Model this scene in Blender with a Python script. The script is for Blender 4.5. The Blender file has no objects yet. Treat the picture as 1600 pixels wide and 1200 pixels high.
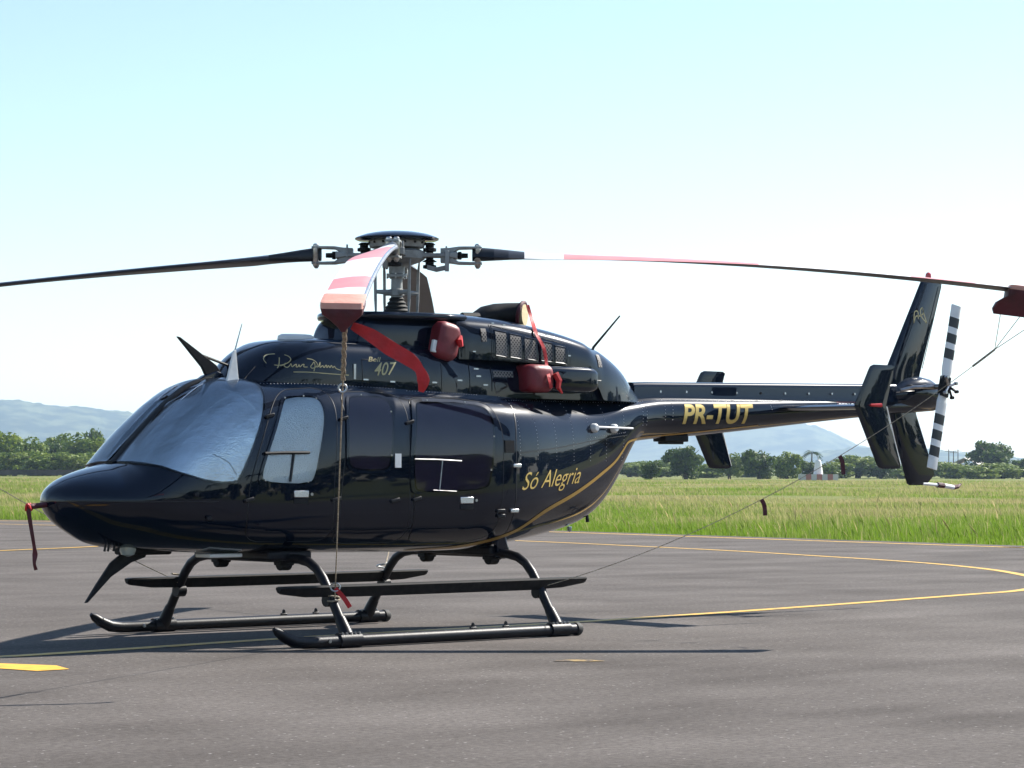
import bpy, bmesh, math, random
import numpy as np
from mathutils import Vector, Matrix

S = bpy.context.scene
COL = S.collection
rnd = random.Random(7)
nrg = np.random.default_rng(11)

# ------------------------------------------------------------------ camera
CAM = np.array([-13.2998, -16.5122, 1.3141])
FWD = Vector((0.66117, 0.74946, 0.034055)); RGT = Vector((0.74983, -0.66163, 0.002922)); UPV = Vector((-0.02472, -0.02360, 0.99942))
cd = bpy.data.cameras.new('camera'); cam = bpy.data.objects.new('camera', cd); COL.objects.link(cam)
cd.sensor_width = 36.0; cd.lens = 90.71; cd.clip_start = 0.1; cd.clip_end = 30000
cam.matrix_world = Matrix(((RGT.x, UPV.x, -FWD.x, CAM[0]), (RGT.y, UPV.y, -FWD.y, CAM[1]), (RGT.z, UPV.z, -FWD.z, CAM[2]), (0, 0, 0, 1)))
S.camera = cam
# ------------------------------------------------------------------ sky and sun
SUN_EL = math.radians(40.0); SUN_AZ = math.radians(-3.5)      # azimuth from +x (the tail)
w = bpy.data.worlds.new('World'); S.world = w; w.use_nodes = True
nt = w.node_tree; bg = nt.nodes['Background']
sky = nt.nodes.new('ShaderNodeTexSky'); sky.sky_type = 'NISHITA'; sky.sun_disc = False
sky.sun_elevation = SUN_EL; sky.sun_rotation = math.radians(90) - SUN_AZ
sky.air_density = 1.0; sky.dust_density = 0.15; sky.ozone_density = 1.6
nt.links.new(sky.outputs[0], bg.inputs[0]); bg.inputs[1].default_value = 0.08
sl = bpy.data.lights.new('sun', 'SUN'); sl.energy = 5.0; sl.angle = math.radians(0.53); sl.color = (1.0, 0.95, 0.87)
so = bpy.data.objects.new('sun', sl); COL.objects.link(so)
sd = Vector((math.cos(SUN_EL) * math.cos(SUN_AZ), math.cos(SUN_EL) * math.sin(SUN_AZ), math.sin(SUN_EL)))
so.rotation_euler = sd.to_track_quat('Z', 'Y').to_euler(); so.location = sd * 50
S.view_settings.view_transform = 'Standard'; S.view_settings.look = 'None'
S.view_settings.exposure = 1.2; S.view_settings.gamma = 1.0; S.view_settings.use_curve_mapping = False
S.cycles.max_bounces = 6; S.cycles.volume_bounces = 0; S.cycles.transparent_max_bounces = 12
S.cycles.use_denoising = True

# ------------------------------------------------------------------ materials
def mat(name, col, rough=0.5, metal=0.0, coat=0.0, spec=0.5, bump=None, vary=None, emit=None):
    m = bpy.data.materials.new(name); m.use_nodes = True
    t = m.node_tree; b = t.nodes['Principled BSDF']
    b.inputs['Base Color'].default_value = (*col, 1); b.inputs['Roughness'].default_value = rough
    b.inputs['Metallic'].default_value = metal; b.inputs['Coat Weight'].default_value = coat
    b.inputs['Coat Roughness'].default_value = 0.03; b.inputs['Specular IOR Level'].default_value = spec
    tc = t.nodes.new('ShaderNodeTexCoord')
    if bump:
        sc, st, det = bump
        n = t.nodes.new('ShaderNodeTexNoise'); n.inputs['Scale'].default_value = sc; n.inputs['Detail'].default_value = det
        t.links.new(tc.outputs['Object'], n.inputs['Vector'])
        bp = t.nodes.new('ShaderNodeBump'); bp.inputs['Strength'].default_value = st; bp.inputs['Distance'].default_value = 0.02
        t.links.new(n.outputs['Fac'], bp.inputs['Height']); t.links.new(bp.outputs[0], b.inputs['Normal'])
        if coat: t.links.new(bp.outputs[0], b.inputs['Coat Normal'])
    if vary:
        sc, c2, lo, hi = vary
        n = t.nodes.new('ShaderNodeTexNoise'); n.inputs['Scale'].default_value = sc; n.inputs['Detail'].default_value = 6
        t.links.new(tc.outputs['Object'], n.inputs['Vector'])
        r = t.nodes.new('ShaderNodeMapRange'); r.inputs[1].default_value = lo; r.inputs[2].default_value = hi
        t.links.new(n.outputs['Fac'], r.inputs[0])
        mx = t.nodes.new('ShaderNodeMix'); mx.data_type = 'RGBA'
        mx.inputs[6].default_value = (*col, 1); mx.inputs[7].default_value = (*c2, 1)
        t.links.new(r.outputs[0], mx.inputs[0]); t.links.new(mx.outputs[2], b.inputs['Base Color'])
    return m

M = {}
M['paint'] = mat('navy_gloss_paint', (0.0013, 0.0050, 0.0145), 0.26, 0, 1.0, 0.025, bump=(2.2, 0.011, 1)); M['paint'].node_tree.nodes['Principled BSDF'].inputs['Coat Roughness'].default_value = 0.016; M['paint'].node_tree.nodes['Principled BSDF'].inputs['Coat IOR'].default_value = 1.42
M['skidpaint'] = mat('skid_paint', (0.006, 0.006, 0.009), 0.42, 0, 0.0, 0.25, bump=(60, 0.05, 3), vary=(14, (0.016, 0.015, 0.017), 0.5, 0.8))
M['matte'] = mat('matte_black', (0.008, 0.008, 0.009), 0.6, spec=0.2, vary=(20, (0.016, 0.015, 0.015), 0.4, 0.7))
M['rubber'] = mat('black_rubber', (0.01, 0.01, 0.01), 0.75)
M['seal'] = mat('seam_shadow_gap', (0.002, 0.002, 0.003), 0.5)
M['trim'] = mat('window_trim', (0.008, 0.009, 0.011), 0.35, 0.0, 0.15, 0.3)
M['gold'] = mat('gold_lettering', (0.62, 0.44, 0.13), 0.35, 0.35)
M['palegold'] = mat('pale_gold_lettering', (0.42, 0.36, 0.18), 0.4, 0.2)
M['goldline'] = mat('gold_pinstripe', (0.42, 0.26, 0.06), 0.35, 0.4)
M['grey'] = mat('grey_hub_paint', (0.30, 0.31, 0.30), 0.45, 0.1, vary=(9, (0.17, 0.17, 0.165), 0.45, 0.7))
M['steel'] = mat('bare_steel', (0.5, 0.5, 0.5), 0.28, 1.0, vary=(20, (0.3, 0.29, 0.28), 0.4, 0.7))
M['white'] = mat('white_paint', (0.78, 0.78, 0.76), 0.4, vary=(8, (0.62, 0.61, 0.58), 0.5, 0.8))
M['black'] = mat('black_paint', (0.012, 0.013, 0.016), 0.4)
M['bladeunder'] = mat('blade_underside', (0.045, 0.045, 0.055), 0.42, vary=(3, (0.03, 0.028, 0.034), 0.4, 0.7))
M['bladered'] = mat('blade_red_band', (0.68, 0.24, 0.24), 0.4, vary=(6, (0.62, 0.28, 0.27), 0.4, 0.7))
M['bladewhite'] = mat('blade_white', (0.74, 0.74, 0.73), 0.4, vary=(6, (0.6, 0.6, 0.58), 0.5, 0.8))
M['redcloth'] = mat('red_vinyl_cover', (0.085, 0.006, 0.014), 0.55, bump=(14, 0.8, 5), vary=(7, (0.045, 0.004, 0.010), 0.4, 0.7))
M['redpad'] = mat('red_padded_vinyl', (0.20, 0.014, 0.022), 0.5, bump=(9, 0.3, 4), vary=(7, (0.14, 0.010, 0.016), 0.4, 0.7))
M['sunlitsalmon'] = mat('sunlit_salmon_vinyl', (0.66, 0.33, 0.25), 0.5, bump=(18, 0.3, 4), vary=(7, (0.56, 0.24, 0.17), 0.4, 0.7))  # direct sun on the red sock tops, painted in as a paler colour
M['streamer'] = mat('red_streamer', (0.55, 0.008, 0.012), 0.55, bump=(20, 0.35, 4), vary=(9, (0.38, 0.006, 0.008), 0.4, 0.7))
M['redlens'] = mat('red_lens', (0.6, 0.02, 0.015), 0.15, 0, 0.8)
M['rope'] = mat('rope', (0.40, 0.34, 0.25), 0.85, vary=(60, (0.2, 0.16, 0.11), 0.4, 0.6))
M['foam'] = mat('foam_plug', (0.45, 0.38, 0.22), 0.8, bump=(40, 0.3, 4))
M['lens'] = mat('clear_lens', (0.35, 0.42, 0.40), 0.1, 0.2, 1.0)
M['chrome'] = mat('silver_handle', (0.62, 0.63, 0.65), 0.25, 0.85)

def glass_mat(name, tint, refl_rough=0.02, mixmin=0.0):
    m = bpy.data.materials.new(name); m.use_nodes = True; t = m.node_tree
    for n in list(t.nodes): t.nodes.remove(n)
    o = t.nodes.new('ShaderNodeOutputMaterial'); mx = t.nodes.new('ShaderNodeMixShader')
    tr = t.nodes.new('ShaderNodeBsdfTransparent'); tr.inputs[0].default_value = (*tint, 1)
    gl = t.nodes.new('ShaderNodeBsdfGlossy'); gl.inputs['Roughness'].default_value = refl_rough; gl.inputs[0].default_value = (1, 1, 1, 1)
    fr = t.nodes.new('ShaderNodeFresnel'); fr.inputs[0].default_value = 1.5
    t.links.new(fr.outputs[0], mx.inputs[0]); t.links.new(tr.outputs[0], mx.inputs[1]); t.links.new(gl.outputs[0], mx.inputs[2])
    t.links.new(mx.outputs[0], o.inputs[0])
    return m
M['glass'] = glass_mat('clear_glazing', (0.90, 0.94, 0.95))
M['darkglass'] = glass_mat('tinted_glazing', (0.36, 0.34, 0.40))

def foil_mat(name, col, rough, crinkle, metal):
    m = mat(name, col, rough, metal)
    t = m.node_tree; b = t.nodes['Principled BSDF']; tc = t.nodes['Texture Coordinate']
    v = t.nodes.new('ShaderNodeTexVoronoi'); v.inputs['Scale'].default_value = 90
    n = t.nodes.new('ShaderNodeTexNoise'); n.inputs['Scale'].default_value = 5; n.inputs['Detail'].default_value = 5
    n2 = t.nodes.new('ShaderNodeTexNoise'); n2.inputs['Scale'].default_value = 120; n2.inputs['Detail'].default_value = 2
    for k in (v, n, n2): t.links.new(tc.outputs['Object'], k.inputs['Vector'])
    a = t.nodes.new('ShaderNodeMath'); a.operation = 'MULTIPLY_ADD'; a.inputs[1].default_value = 6.0
    t.links.new(n.outputs['Fac'], a.inputs[0]); t.links.new(v.outputs['Distance'], a.inputs[2])
    wv = t.nodes.new('ShaderNodeTexWave'); wv.inputs['Scale'].default_value = 0.9; wv.inputs['Distortion'].default_value = 0.8; wv.inputs['Detail'].default_value = 1.0; wv.wave_profile = 'TRI'; wv.bands_direction = 'Y'
    t.links.new(tc.outputs['Object'], wv.inputs['Vector'])
    a3 = t.nodes.new('ShaderNodeMath'); a3.operation = 'MULTIPLY_ADD'; a3.inputs[1].default_value = 3.0; t.links.new(wv.outputs['Fac'], a3.inputs[0])
    a2 = t.nodes.new('ShaderNodeMath'); a2.operation = 'ADD'
    t.links.new(a.outputs[0], a2.inputs[0]); t.links.new(n2.outputs['Fac'], a2.inputs[1])
    bp = t.nodes.new('ShaderNodeBump'); bp.inputs['Strength'].default_value = crinkle; bp.inputs['Distance'].default_value = 0.02
    t.links.new(a2.outputs[0], a3.inputs[2]); t.links.new(a3.outputs[0], bp.inputs['Height']); t.links.new(bp.outputs[0], b.inputs['Normal'])
    return m
M['foil'] = foil_mat('silver_foil', (0.84, 0.88, 0.91), 0.22, 0.19, 0.84)
M['foilbright'] = foil_mat('bright_foil', (0.90, 0.92, 0.92), 0.26, 0.36, 0.5)
M['foildim'] = foil_mat('dim_foil', (0.50, 0.43, 0.54), 0.22, 0.5, 0.9)

# ------------------------------------------------------------------ helpers
def tag(o, label=None, cat=None, group=None, kind=None):
    if label: o['label'] = label
    if cat: o['category'] = cat
    if group: o['group'] = group
    if kind: o['kind'] = kind
    return o
def empty(name, loc=(0, 0, 0), rz=0.0):
    o = bpy.data.objects.new(name, None); COL.objects.link(o); o.location = loc; o.rotation_euler = (0, 0, rz); o.empty_display_size = 0.2
    return o
class MB:
    def __init__(s): s.v = []; s.f = []; s.mi = []
    def add(s, vs, fs, mi=0):
        o = len(s.v); s.v += [tuple(map(float, p)) for p in vs]
        for f in fs: s.f.append(tuple(i + o for i in f)); s.mi.append(mi)
        return s
    def loft(s, rings, closed=True, cap=(True, True), mi=0):
        n = len(rings[0]); vs = [p for r in rings for p in r]; fs = []
        for i in range(len(rings) - 1):
            for j in range(n if closed else n - 1):
                k = (j + 1) % n
                fs.append((i * n + j, i * n + k, (i + 1) * n + k, (i + 1) * n + j))
        if cap[0]: fs.append(tuple(range(n))[::-1])
        if cap[1]: fs.append(tuple((len(rings) - 1) * n + j for j in range(n)))
        return s.add(vs, fs, mi)
    def tube(s, path, rad, n=10, cap=True, mi=0, squash=None):
        path = [Vector(p) for p in path]; rs = rad if isinstance(rad, (list, tuple)) else [rad] * len(path)
        rings = []; prev = None
        for i, p in enumerate(path):
            t = (path[min(i + 1, len(path) - 1)] - path[max(i - 1, 0)]).normalized()
            if prev is None:
                a = Vector((0, 0, 1)) if abs(t.z) < 0.9 else Vector((1, 0, 0))
                u = t.cross(a).normalized()
            else:
                u = (prev - t * prev.dot(t)).normalized()
            prev = u; v = t.cross(u)
            rings.append([p + (u * math.cos(2 * math.pi * k / n) + v * math.sin(2 * math.pi * k / n)) * rs[i] for k in range(n)])
        return s.loft(rings, True, (cap, cap), mi)
    def lathe(s, prof, c=(0, 0, 0), n=32, mi=0):
        rings = [[(c[0] + r * math.cos(2 * math.pi * k / n), c[1] + r * math.sin(2 * math.pi * k / n), c[2] + z) for k in range(n)] for r, z in prof]
        return s.loft(rings, True, (True, True), mi)
    def box(s, c, d, R=None, mi=0, taper=1.0):
        vs = []
        for z in (-1, 1):
            k = taper if z > 0 else 1.0
            for x, y in ((-1, -1), (1, -1), (1, 1), (-1, 1)):
                p = Vector((x * d[0] / 2 * k, y * d[1] / 2 * k, z * d[2] / 2))
                if R is not None: p = R @ p
                vs.append(p + Vector(c))
        return s.add(vs, [(3, 2, 1, 0), (4, 5, 6, 7), (0, 1, 5, 4), (1, 2, 6, 5), (2, 3, 7, 6), (3, 0, 4, 7)], mi)
    def plate(s, poly, axis, t, mi=0, off=0.0):
        # poly of 2D points, extruded along axis ('y': points are x,z)
        n = len(poly); vs = []
        for q in (-t / 2, t / 2):
            for a, b in poly:
                vs.append((a, off + q, b) if axis == 'y' else (a, b, off + q))
        fs = [tuple(range(n)), tuple(range(2 * n - 1, n - 1, -1))] + [(i, (i + 1) % n, n + (i + 1) % n, n + i) for i in range(n)]
        return s.add(vs, fs, mi)
    def build(s, name, mats, parent=None, smooth=True, angle=38, bevel=None, recalc=True):
        me = bpy.data.meshes.new(name); me.from_pydata(s.v, [], s.f)
        for m in (mats if isinstance(mats, (list, tuple)) else [mats]): me.materials.append(M[m] if isinstance(m, str) else m)
        me.polygons.foreach_set('material_index', s.mi)
        if recalc:
            bm = bmesh.new(); bm.from_mesh(me); bmesh.ops.recalc_face_normals(bm, faces=bm.faces); bm.to_mesh(me); bm.free()
        if smooth:
            me.polygons.foreach_set('use_smooth', [True] * len(me.polygons)); me.set_sharp_from_angle(angle=math.radians(angle))
        o = bpy.data.objects.new(name, me); COL.objects.link(o)
        if parent is not None: o.parent = parent
        if bevel:
            b = o.modifiers.new('bevel', 'BEVEL'); b.width = bevel; b.segments = 3; b.limit_method = 'ANGLE'; b.angle_limit = math.radians(35)
            if smooth: me.polygons.foreach_set('use_smooth', [True] * len(me.polygons))
        return o
def pchip(xs, ys):
    xs = np.array(xs, float); ys = np.array(ys, float); h = np.diff(xs); d = np.diff(ys) / h
    m = np.zeros(len(xs)); m[0] = d[0]; m[-1] = d[-1]
    for i in range(1, len(xs) - 1):
        if d[i - 1] * d[i] > 0:
            w1 = 2 * h[i] + h[i - 1]; w2 = h[i] + 2 * h[i - 1]; m[i] = (w1 + w2) / (w1 / d[i - 1] + w2 / d[i])
    def f(x):
        x = np.clip(np.asarray(x, float), xs[0], xs[-1]); i = np.clip(np.searchsorted(xs, x) - 1, 0, len(xs) - 2)
        t = (x - xs[i]) / h[i]
        return (2*t**3 - 3*t*t + 1)*ys[i] + (t**3 - 2*t*t + t)*h[i]*m[i] + (-2*t**3 + 3*t*t)*ys[i+1] + (t**3 - t*t)*h[i]*m[i+1]
    return f
def tab(s):
    a = np.array([float(v) for v in s.split()]).reshape(-1, 2); return pchip(a[:, 0], a[:, 1])

# ------------------------------------------------------------------ ground
APRON = [(22.0, -70), (24.6, 5), (24.75, 12.5), (25.35, 19.3), (25.9, 26.3), (25.2, 34), (23.9, 40), (22.0, 44.5), (14, 58), (-10, 85), (-60, 90), (-98, 40), (-74, -30), (-55, -60), (-20, -80), (8, -78)]
def poly_dist(P, poly):
    P = np.asarray(P, float); d = np.full(len(P), 1e9); ins = np.zeros(len(P), bool); n = len(poly)
    for i in range(n):
        a = np.array(poly[i], float); b = np.array(poly[(i + 1) % n], float); ab = b - a
        t = np.clip(((P - a) @ ab) / (ab @ ab), 0, 1); q = a + t[:, None] * ab
        d = np.minimum(d, np.hypot(*(P - q).T))
        c = ((a[1] > P[:, 1]) != (b[1] > P[:, 1])) & (P[:, 0] < (b[0] - a[0]) * (P[:, 1] - a[1]) / (b[1] - a[1] + 1e-12) + a[0])
        ins ^= c
    return np.where(ins, -d, d)
def field_z(P):
    d = poly_dist(P, APRON); t = np.clip((d - 12) / 75, 0, 1)
    return np.where(d < 0, -0.06, -0.02) + 0.40 * t * t * (3 - 2 * t)

def ground_material():
    m = bpy.data.materials.new('meadow_ground'); m.use_nodes = True; t = m.node_tree; b = t.nodes['Principled BSDF']
    tc = t.nodes.new('ShaderNodeTexCoord'); b.inputs['Roughness'].default_value = 0.9; b.inputs['Specular IOR Level'].default_value = 0.1
    n1 = t.nodes.new('ShaderNodeTexNoise'); n1.inputs['Scale'].default_value = 0.06; n1.inputs['Detail'].default_value = 8
    n2 = t.nodes.new('ShaderNodeTexNoise'); n2.inputs['Scale'].default_value = 1.7; n2.inputs['Detail'].default_value = 6
    for n in (n1, n2): t.links.new(tc.outputs['Object'], n.inputs['Vector'])
    r = t.nodes.new('ShaderNodeValToRGB'); e = r.color_ramp.elements
    e[0].position = 0.35; e[0].color = (0.10, 0.14, 0.025, 1); e[1].position = 0.68; e[1].color = (0.19, 0.18, 0.065, 1)
    a = t.nodes.new('ShaderNodeMath'); a.operation = 'MULTIPLY_ADD'; a.inputs[1].default_value = 0.45
    t.links.new(n2.outputs['Fac'], a.inputs[0]); s_ = t.nodes.new('ShaderNodeMath'); s_.operation = 'MULTIPLY'; s_.inputs[1].default_value = 0.6
    t.links.new(n1.outputs['Fac'], s_.inputs[0]); t.links.new(s_.outputs[0], a.inputs[2]); t.links.new(a.outputs[0], r.inputs[0])
    t.links.new(r.outputs[0], b.inputs['Base Color'])
    bp = t.nodes.new('ShaderNodeBump'); bp.inputs['Strength'].default_value = 0.8; bp.inputs['Distance'].default_value = 0.3
    t.links.new(n2.outputs['Fac'], bp.inputs['Height']); t.links.new(bp.outputs[0], b.inputs['Normal'])
    return m
def build_field():
    g = np.sinh(np.linspace(-6.3, 6.3, 260)) * 45.0
    X, Y = np.meshgrid(g + 40, g + 40, indexing='ij'); P = np.stack([X.ravel(), Y.ravel()], -1)
    z = field_z(P) + np.where(poly_dist(P, APRON) > 40, 0.12 * (np.sin(P[:, 0] * 0.21) + np.sin(P[:, 1] * 0.17 + P[:, 0] * 0.06)), 0) * 0.6
    n = len(g); idx = np.arange(n * n).reshape(n, n)
    f = np.stack([idx[:-1, :-1], idx[1:, :-1], idx[1:, 1:], idx[:-1, 1:]], -1).reshape(-1, 4)
    me = bpy.data.meshes.new('grass_field'); me.from_pydata(np.column_stack([P, z]).tolist(), [], f.tolist())
    me.materials.append(ground_material()); me.polygons.foreach_set('use_smooth', [True] * len(me.polygons))
    o = bpy.data.objects.new('grass_field', me); COL.objects.link(o); tag(o, 'wide flat meadow stretching from the apron to the hills', 'field', kind='structure')
build_field()

def asphalt_material():
    m = bpy.data.materials.new('worn_asphalt'); m.use_nodes = True; t = m.node_tree; b = t.nodes['Principled BSDF']
    L = t.links.new; N = t.nodes.new
    tc = N('ShaderNodeTexCoord')
    def noise(sc, det, rough=0.5, vec=None):
        n = N('ShaderNodeTexNoise'); n.inputs['Scale'].default_value = sc; n.inputs['Detail'].default_value = det; n.inputs['Roughness'].default_value = rough
        L(vec or tc.outputs['Object'], n.inputs['Vector']); return n.outputs['Fac']
    mp = N('ShaderNodeMapping'); mp.inputs['Rotation'].default_value = (0, 0, math.radians(41)); mp.inputs['Scale'].default_value = (0.22, 1.3, 1)
    L(tc.outputs['Object'], mp.inputs['Vector'])
    big = noise(0.9, 6, 0.55, mp.outputs[0]); mid = noise(0.55, 7); fine = noise(22, 6, 0.85); grit = noise(120, 2, 0.6)
    r = N('ShaderNodeValToRGB'); e = r.color_ramp.elements
    e[0].position = 0.34; e[0].color = (0.072, 0.063, 0.057, 1); e[1].position = 0.68; e[1].color = (0.140, 0.125, 0.115, 1)
    a = N('ShaderNodeMath'); a.operation = 'MULTIPLY_ADD'; a.inputs[1].default_value = 0.58; L(mid, a.inputs[0])
    a0 = N('ShaderNodeMath'); a0.operation = 'MULTIPLY'; a0.inputs[1].default_value = 0.42; L(big, a0.inputs[0]); L(a0.outputs[0], a.inputs[2]); L(a.outputs[0], r.inputs[0])
    # aggregate
    fr = N('ShaderNodeMapRange'); fr.inputs[1].default_value = 0.30; fr.inputs[2].default_value = 0.70; fr.inputs[3].default_value = 0.50; fr.inputs[4].default_value = 1.50; L(fine, fr.inputs[0])
    mul = N('ShaderNodeMix'); mul.data_type = 'RGBA'; mul.blend_type = 'MULTIPLY'; mul.inputs[0].default_value = 1.0
    L(r.outputs[0], mul.inputs[6]); L(fr.outputs[0], mul.inputs[7])
    v = N('ShaderNodeTexVoronoi'); v.inputs['Scale'].default_value = 27; L(tc.outputs['Object'], v.inputs['Vector'])
    sp = N('ShaderNodeMapRange'); sp.inputs[1].default_value = 0.26; sp.inputs[2].default_value = 0.16; L(v.outputs['Distance'], sp.inputs[0])
    sep = N('ShaderNodeSeparateColor'); L(v.outputs['Color'], sep.inputs[0])
    gt = N('ShaderNodeMath'); gt.operation = 'GREATER_THAN'; gt.inputs[1].default_value = 0.9; L(sep.outputs[0], gt.inputs[0])
    ml = N('ShaderNodeMath'); ml.operation = 'MULTIPLY'; L(sp.outputs[0], ml.inputs[0]); L(gt.outputs[0], ml.inputs[1])
    mx = N('ShaderNodeMix'); mx.data_type = 'RGBA'; L(ml.outputs[0], mx.inputs[0]); L(mul.outputs[2], mx.inputs[6]); mx.inputs[7].default_value = (0.26, 0.24, 0.23, 1)
    L(mx.outputs[2], b.inputs['Base Color'])
    b.inputs['Roughness'].default_value = 0.9; b.inputs['Specular IOR Level'].default_value = 0.08
    bp = N('ShaderNodeBump'); bp.inputs['Strength'].default_value = 0.55; bp.inputs['Distance'].default_value = 0.006
    L(grit, bp.inputs['Height'])
    bp2 = N('ShaderNodeBump'); bp2.inputs['Strength'].default_value = 0.5; bp2.inputs['Distance'].default_value = 0.01; L(fine, bp2.inputs['Height']); L(bp.outputs[0], bp2.inputs['Normal'])
    L(bp2.outputs[0], b.inputs['Normal'])
    return m
M['asphalt'] = asphalt_material()
def flat(name, poly, z, m):
    mb = MB(); mb.add([(x, y, z) for x, y in poly], [tuple(range(len(poly)))]); o = mb.build(name, m, smooth=False, recalc=False)
    if o.data.polygons[0].normal.z < 0: o.data.flip_normals()
    return o
tag(flat('apron', APRON, 0.0, 'asphalt'), 'dark worn asphalt apron under the helicopter', 'apron', kind='structure')

def worn_paint(name, col, under, scale=9, lo=0.42, hi=0.6):
    return mat(name, col, 0.6, vary=(scale, under, lo, hi))
M['yellow'] = worn_paint('worn_yellow_paint', (0.62, 0.36, 0.035), (0.20, 0.14, 0.06), 7, 0.52, 0.70)
M['yellowfresh'] = worn_paint('fresh_yellow_paint', (0.72, 0.38, 0.02), (0.42, 0.24, 0.03), 9, 0.50, 0.72)
def smooth_path(pts, n=12):
    P = [Vector((p[0], p[1], 0)) for p in pts]; out = []
    for i in range(len(P) - 1):
        p0 = P[max(i - 1, 0)]; p1 = P[i]; p2 = P[i + 1]; p3 = P[min(i + 2, len(P) - 1)]
        for k in range(n):
            t = k / n
            out.append(0.5 * ((2 * p1) + (p2 - p0) * t + (2 * p0 - 5 * p1 + 4 * p2 - p3) * t * t + (3 * p1 - p0 - 3 * p2 + p3) * t ** 3))
    out.append(P[-1]); return out
def stripe(name, pts, wd, z, m, n=12):
    Q = smooth_path(pts, n); vs = []; fs = []
    for i, p in enumerate(Q):
        t = (Q[min(i + 1, len(Q) - 1)] - Q[max(i - 1, 0)]).normalized(); nn = Vector((-t.y, t.x, 0)) * wd / 2
        vs += [(p.x + nn.x, p.y + nn.y, z), (p.x - nn.x, p.y - nn.y, z)]
        if i: fs.append((2 * i - 2, 2 * i - 1, 2 * i + 1, 2 * i))
    mb = MB(); mb.add(vs, fs); o = mb.build(name, m, smooth=False, recalc=False)
    if o.data.polygons[0].normal.z < 0: o.data.flip_normals()
    return o
tag(stripe('taxi_line', [(-40, -3.6), (-12, -1.2), (-3.95, -0.47), (-1.5, -0.14), (0.3, 0.0), (1.94, 0.08), (3.97, 0.33), (6.15, 0.68), (8.77, 1.17), (10.3, 1.52), (12.2, 2.6), (13.7, 4.1), (15.1, 5.85), (16.3, 8.0), (17.3, 10.8), (18.3, 14.2), (19.4, 20.2), (20.0, 28), (19.4, 38), (16.5, 50)], 0.15, 0.004, 'yellow'),
    'yellow taxi line running under the helicopter and curving round', 'painted line', kind='structure')
tag(stripe('joining_line', [(-30, 5), (-8, 13.4), (2, 17.9), (8.3, 20.6), (10.6, 21.6), (16, 24.5), (19.6, 27.5)], 0.15, 0.008, 'yellow'), 'thin yellow line crossing behind the nose', 'painted line', kind='structure')
edge = [(23.0, -60), (23.6, 5), (23.75, 12.2), (24.3, 19), (24.85, 26), (24.2, 33.3), (22.9, 39), (21.0, 43.3), (13.2, 56.3)]
tag(stripe('edge_line', edge, 0.22, 0.004, 'yellow', 6), 'thin yellow line along the edge of the asphalt', 'painted line', kind='structure')
tag(flat('yellow_dash', [(-4.27, -1.0), (-4.07, -1.42), (-4.17, -1.75), (-4.42, -1.76), (-4.50, -1.40), (-4.75, -0.9), (-4.6, -0.6)], 0.004, 'yellowfresh'), 'bright yellow painted patch in the lower left corner', 'painted line', kind='structure')
# asphalt joints and a rusty stain
M['joint'] = mat('dark_tar_joint', (0.028, 0.025, 0.025), 0.7)
M['oldpatch'] = None
M['rust'] = mat('rust_stain', (0.26, 0.17, 0.05), 0.8, vary=(14, (0.05, 0.035, 0.025), 0.45, 0.55))
tag(flat('rust_stain', [(-1.03 + 0.17 * math.cos(a) * (1 + 0.25 * math.sin(3 * a)) * 0.75 - 0.1 * math.sin(a) * 0.66, -3.32 - 0.17 * math.cos(a) * 0.66 - 0.1 * math.sin(a) * 0.75) for a in [k * math.pi / 12 for k in range(24)]], 0.004, 'rust'), 'small rusty stain on the asphalt near the skid', 'stain', kind='structure')

# ------------------------------------------------------------------ hills
def hill_material():
    m = mat('wooded_hillside', (0.025, 0.042, 0.02), 0.95, spec=0.05, vary=(0.014, (0.11, 0.13, 0.06), 0.42, 0.60))
    return m
M['hill'] = hill_material()
def hill(name, ridge, depth, label):
    R_ = np.array(ridge, float); R_[:, :2] = CAM[:2] + (R_[:, :2] - CAM[:2]) * 2.0; R_[:, 2] = CAM[2] + (R_[:, 2] - CAM[2]) * 2.0; depth *= 2
    s = np.concatenate([[0], np.cumsum(np.hypot(*np.diff(R_[:, :2], axis=0).T))])
    f = [pchip(s, R_[:, k]) for k in range(3)]; ss = np.linspace(0, s[-1], 220); ns = 26
    pts = np.stack([k(ss) for k in f], -1)
    d = np.gradient(pts[:, :2], axis=0); d /= np.linalg.norm(d, axis=1)[:, None]; nrm = np.stack([-d[:, 1], d[:, 0]], -1)
    vs = []; fs = []
    rough = nrg.normal(0, 1, (220, ns)); rough = (rough + np.roll(rough, 1, 0)) / 2
    taper = np.minimum(1, np.minimum(np.arange(220), np.arange(220)[::-1]) / 12.0)
    for i in range(220):
        for j in range(ns):
            v = (j / (ns - 1)) * 2 - 1
            z = pts[i, 2] * taper[i] * max(0.0, math.cos(v * math.pi / 2)) ** 0.9 + rough[i, j] * 2.6 * (1 - abs(v)) + 5 * math.sin(i * 0.31 + 3 * v) * (1 - abs(v)) ** 2 * abs(v) - 1.0
            vs.append((pts[i, 0] + nrm[i, 0] * v * depth, pts[i, 1] + nrm[i, 1] * v * depth, z))
            if i and j: a = i * ns + j; fs.append((a - ns - 1, a - 1, a, a - ns))
    mb = MB(); mb.add(vs, fs); o = mb.build(name, 'hill', angle=180); tag(o, label, 'hill', kind='structure')
hill('hill', [(1185, 2734, 75.7), (1309, 2676, 84.7), (1433, 2612, 83.2), (1495, 2577, 81.7), (1520, 2562, 80.2), (1545, 2547, 75.7), (1569, 2532, 75.0), (1594, 2517, 72.0), (1618, 2501, 69.0), (1679, 2460, 60.9), (1751, 2410, 51.9), (1834, 2347, 38.5), (1900, 2290, 20)], 420, 'long hazy blue ridge behind the helicopter nose')
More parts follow.
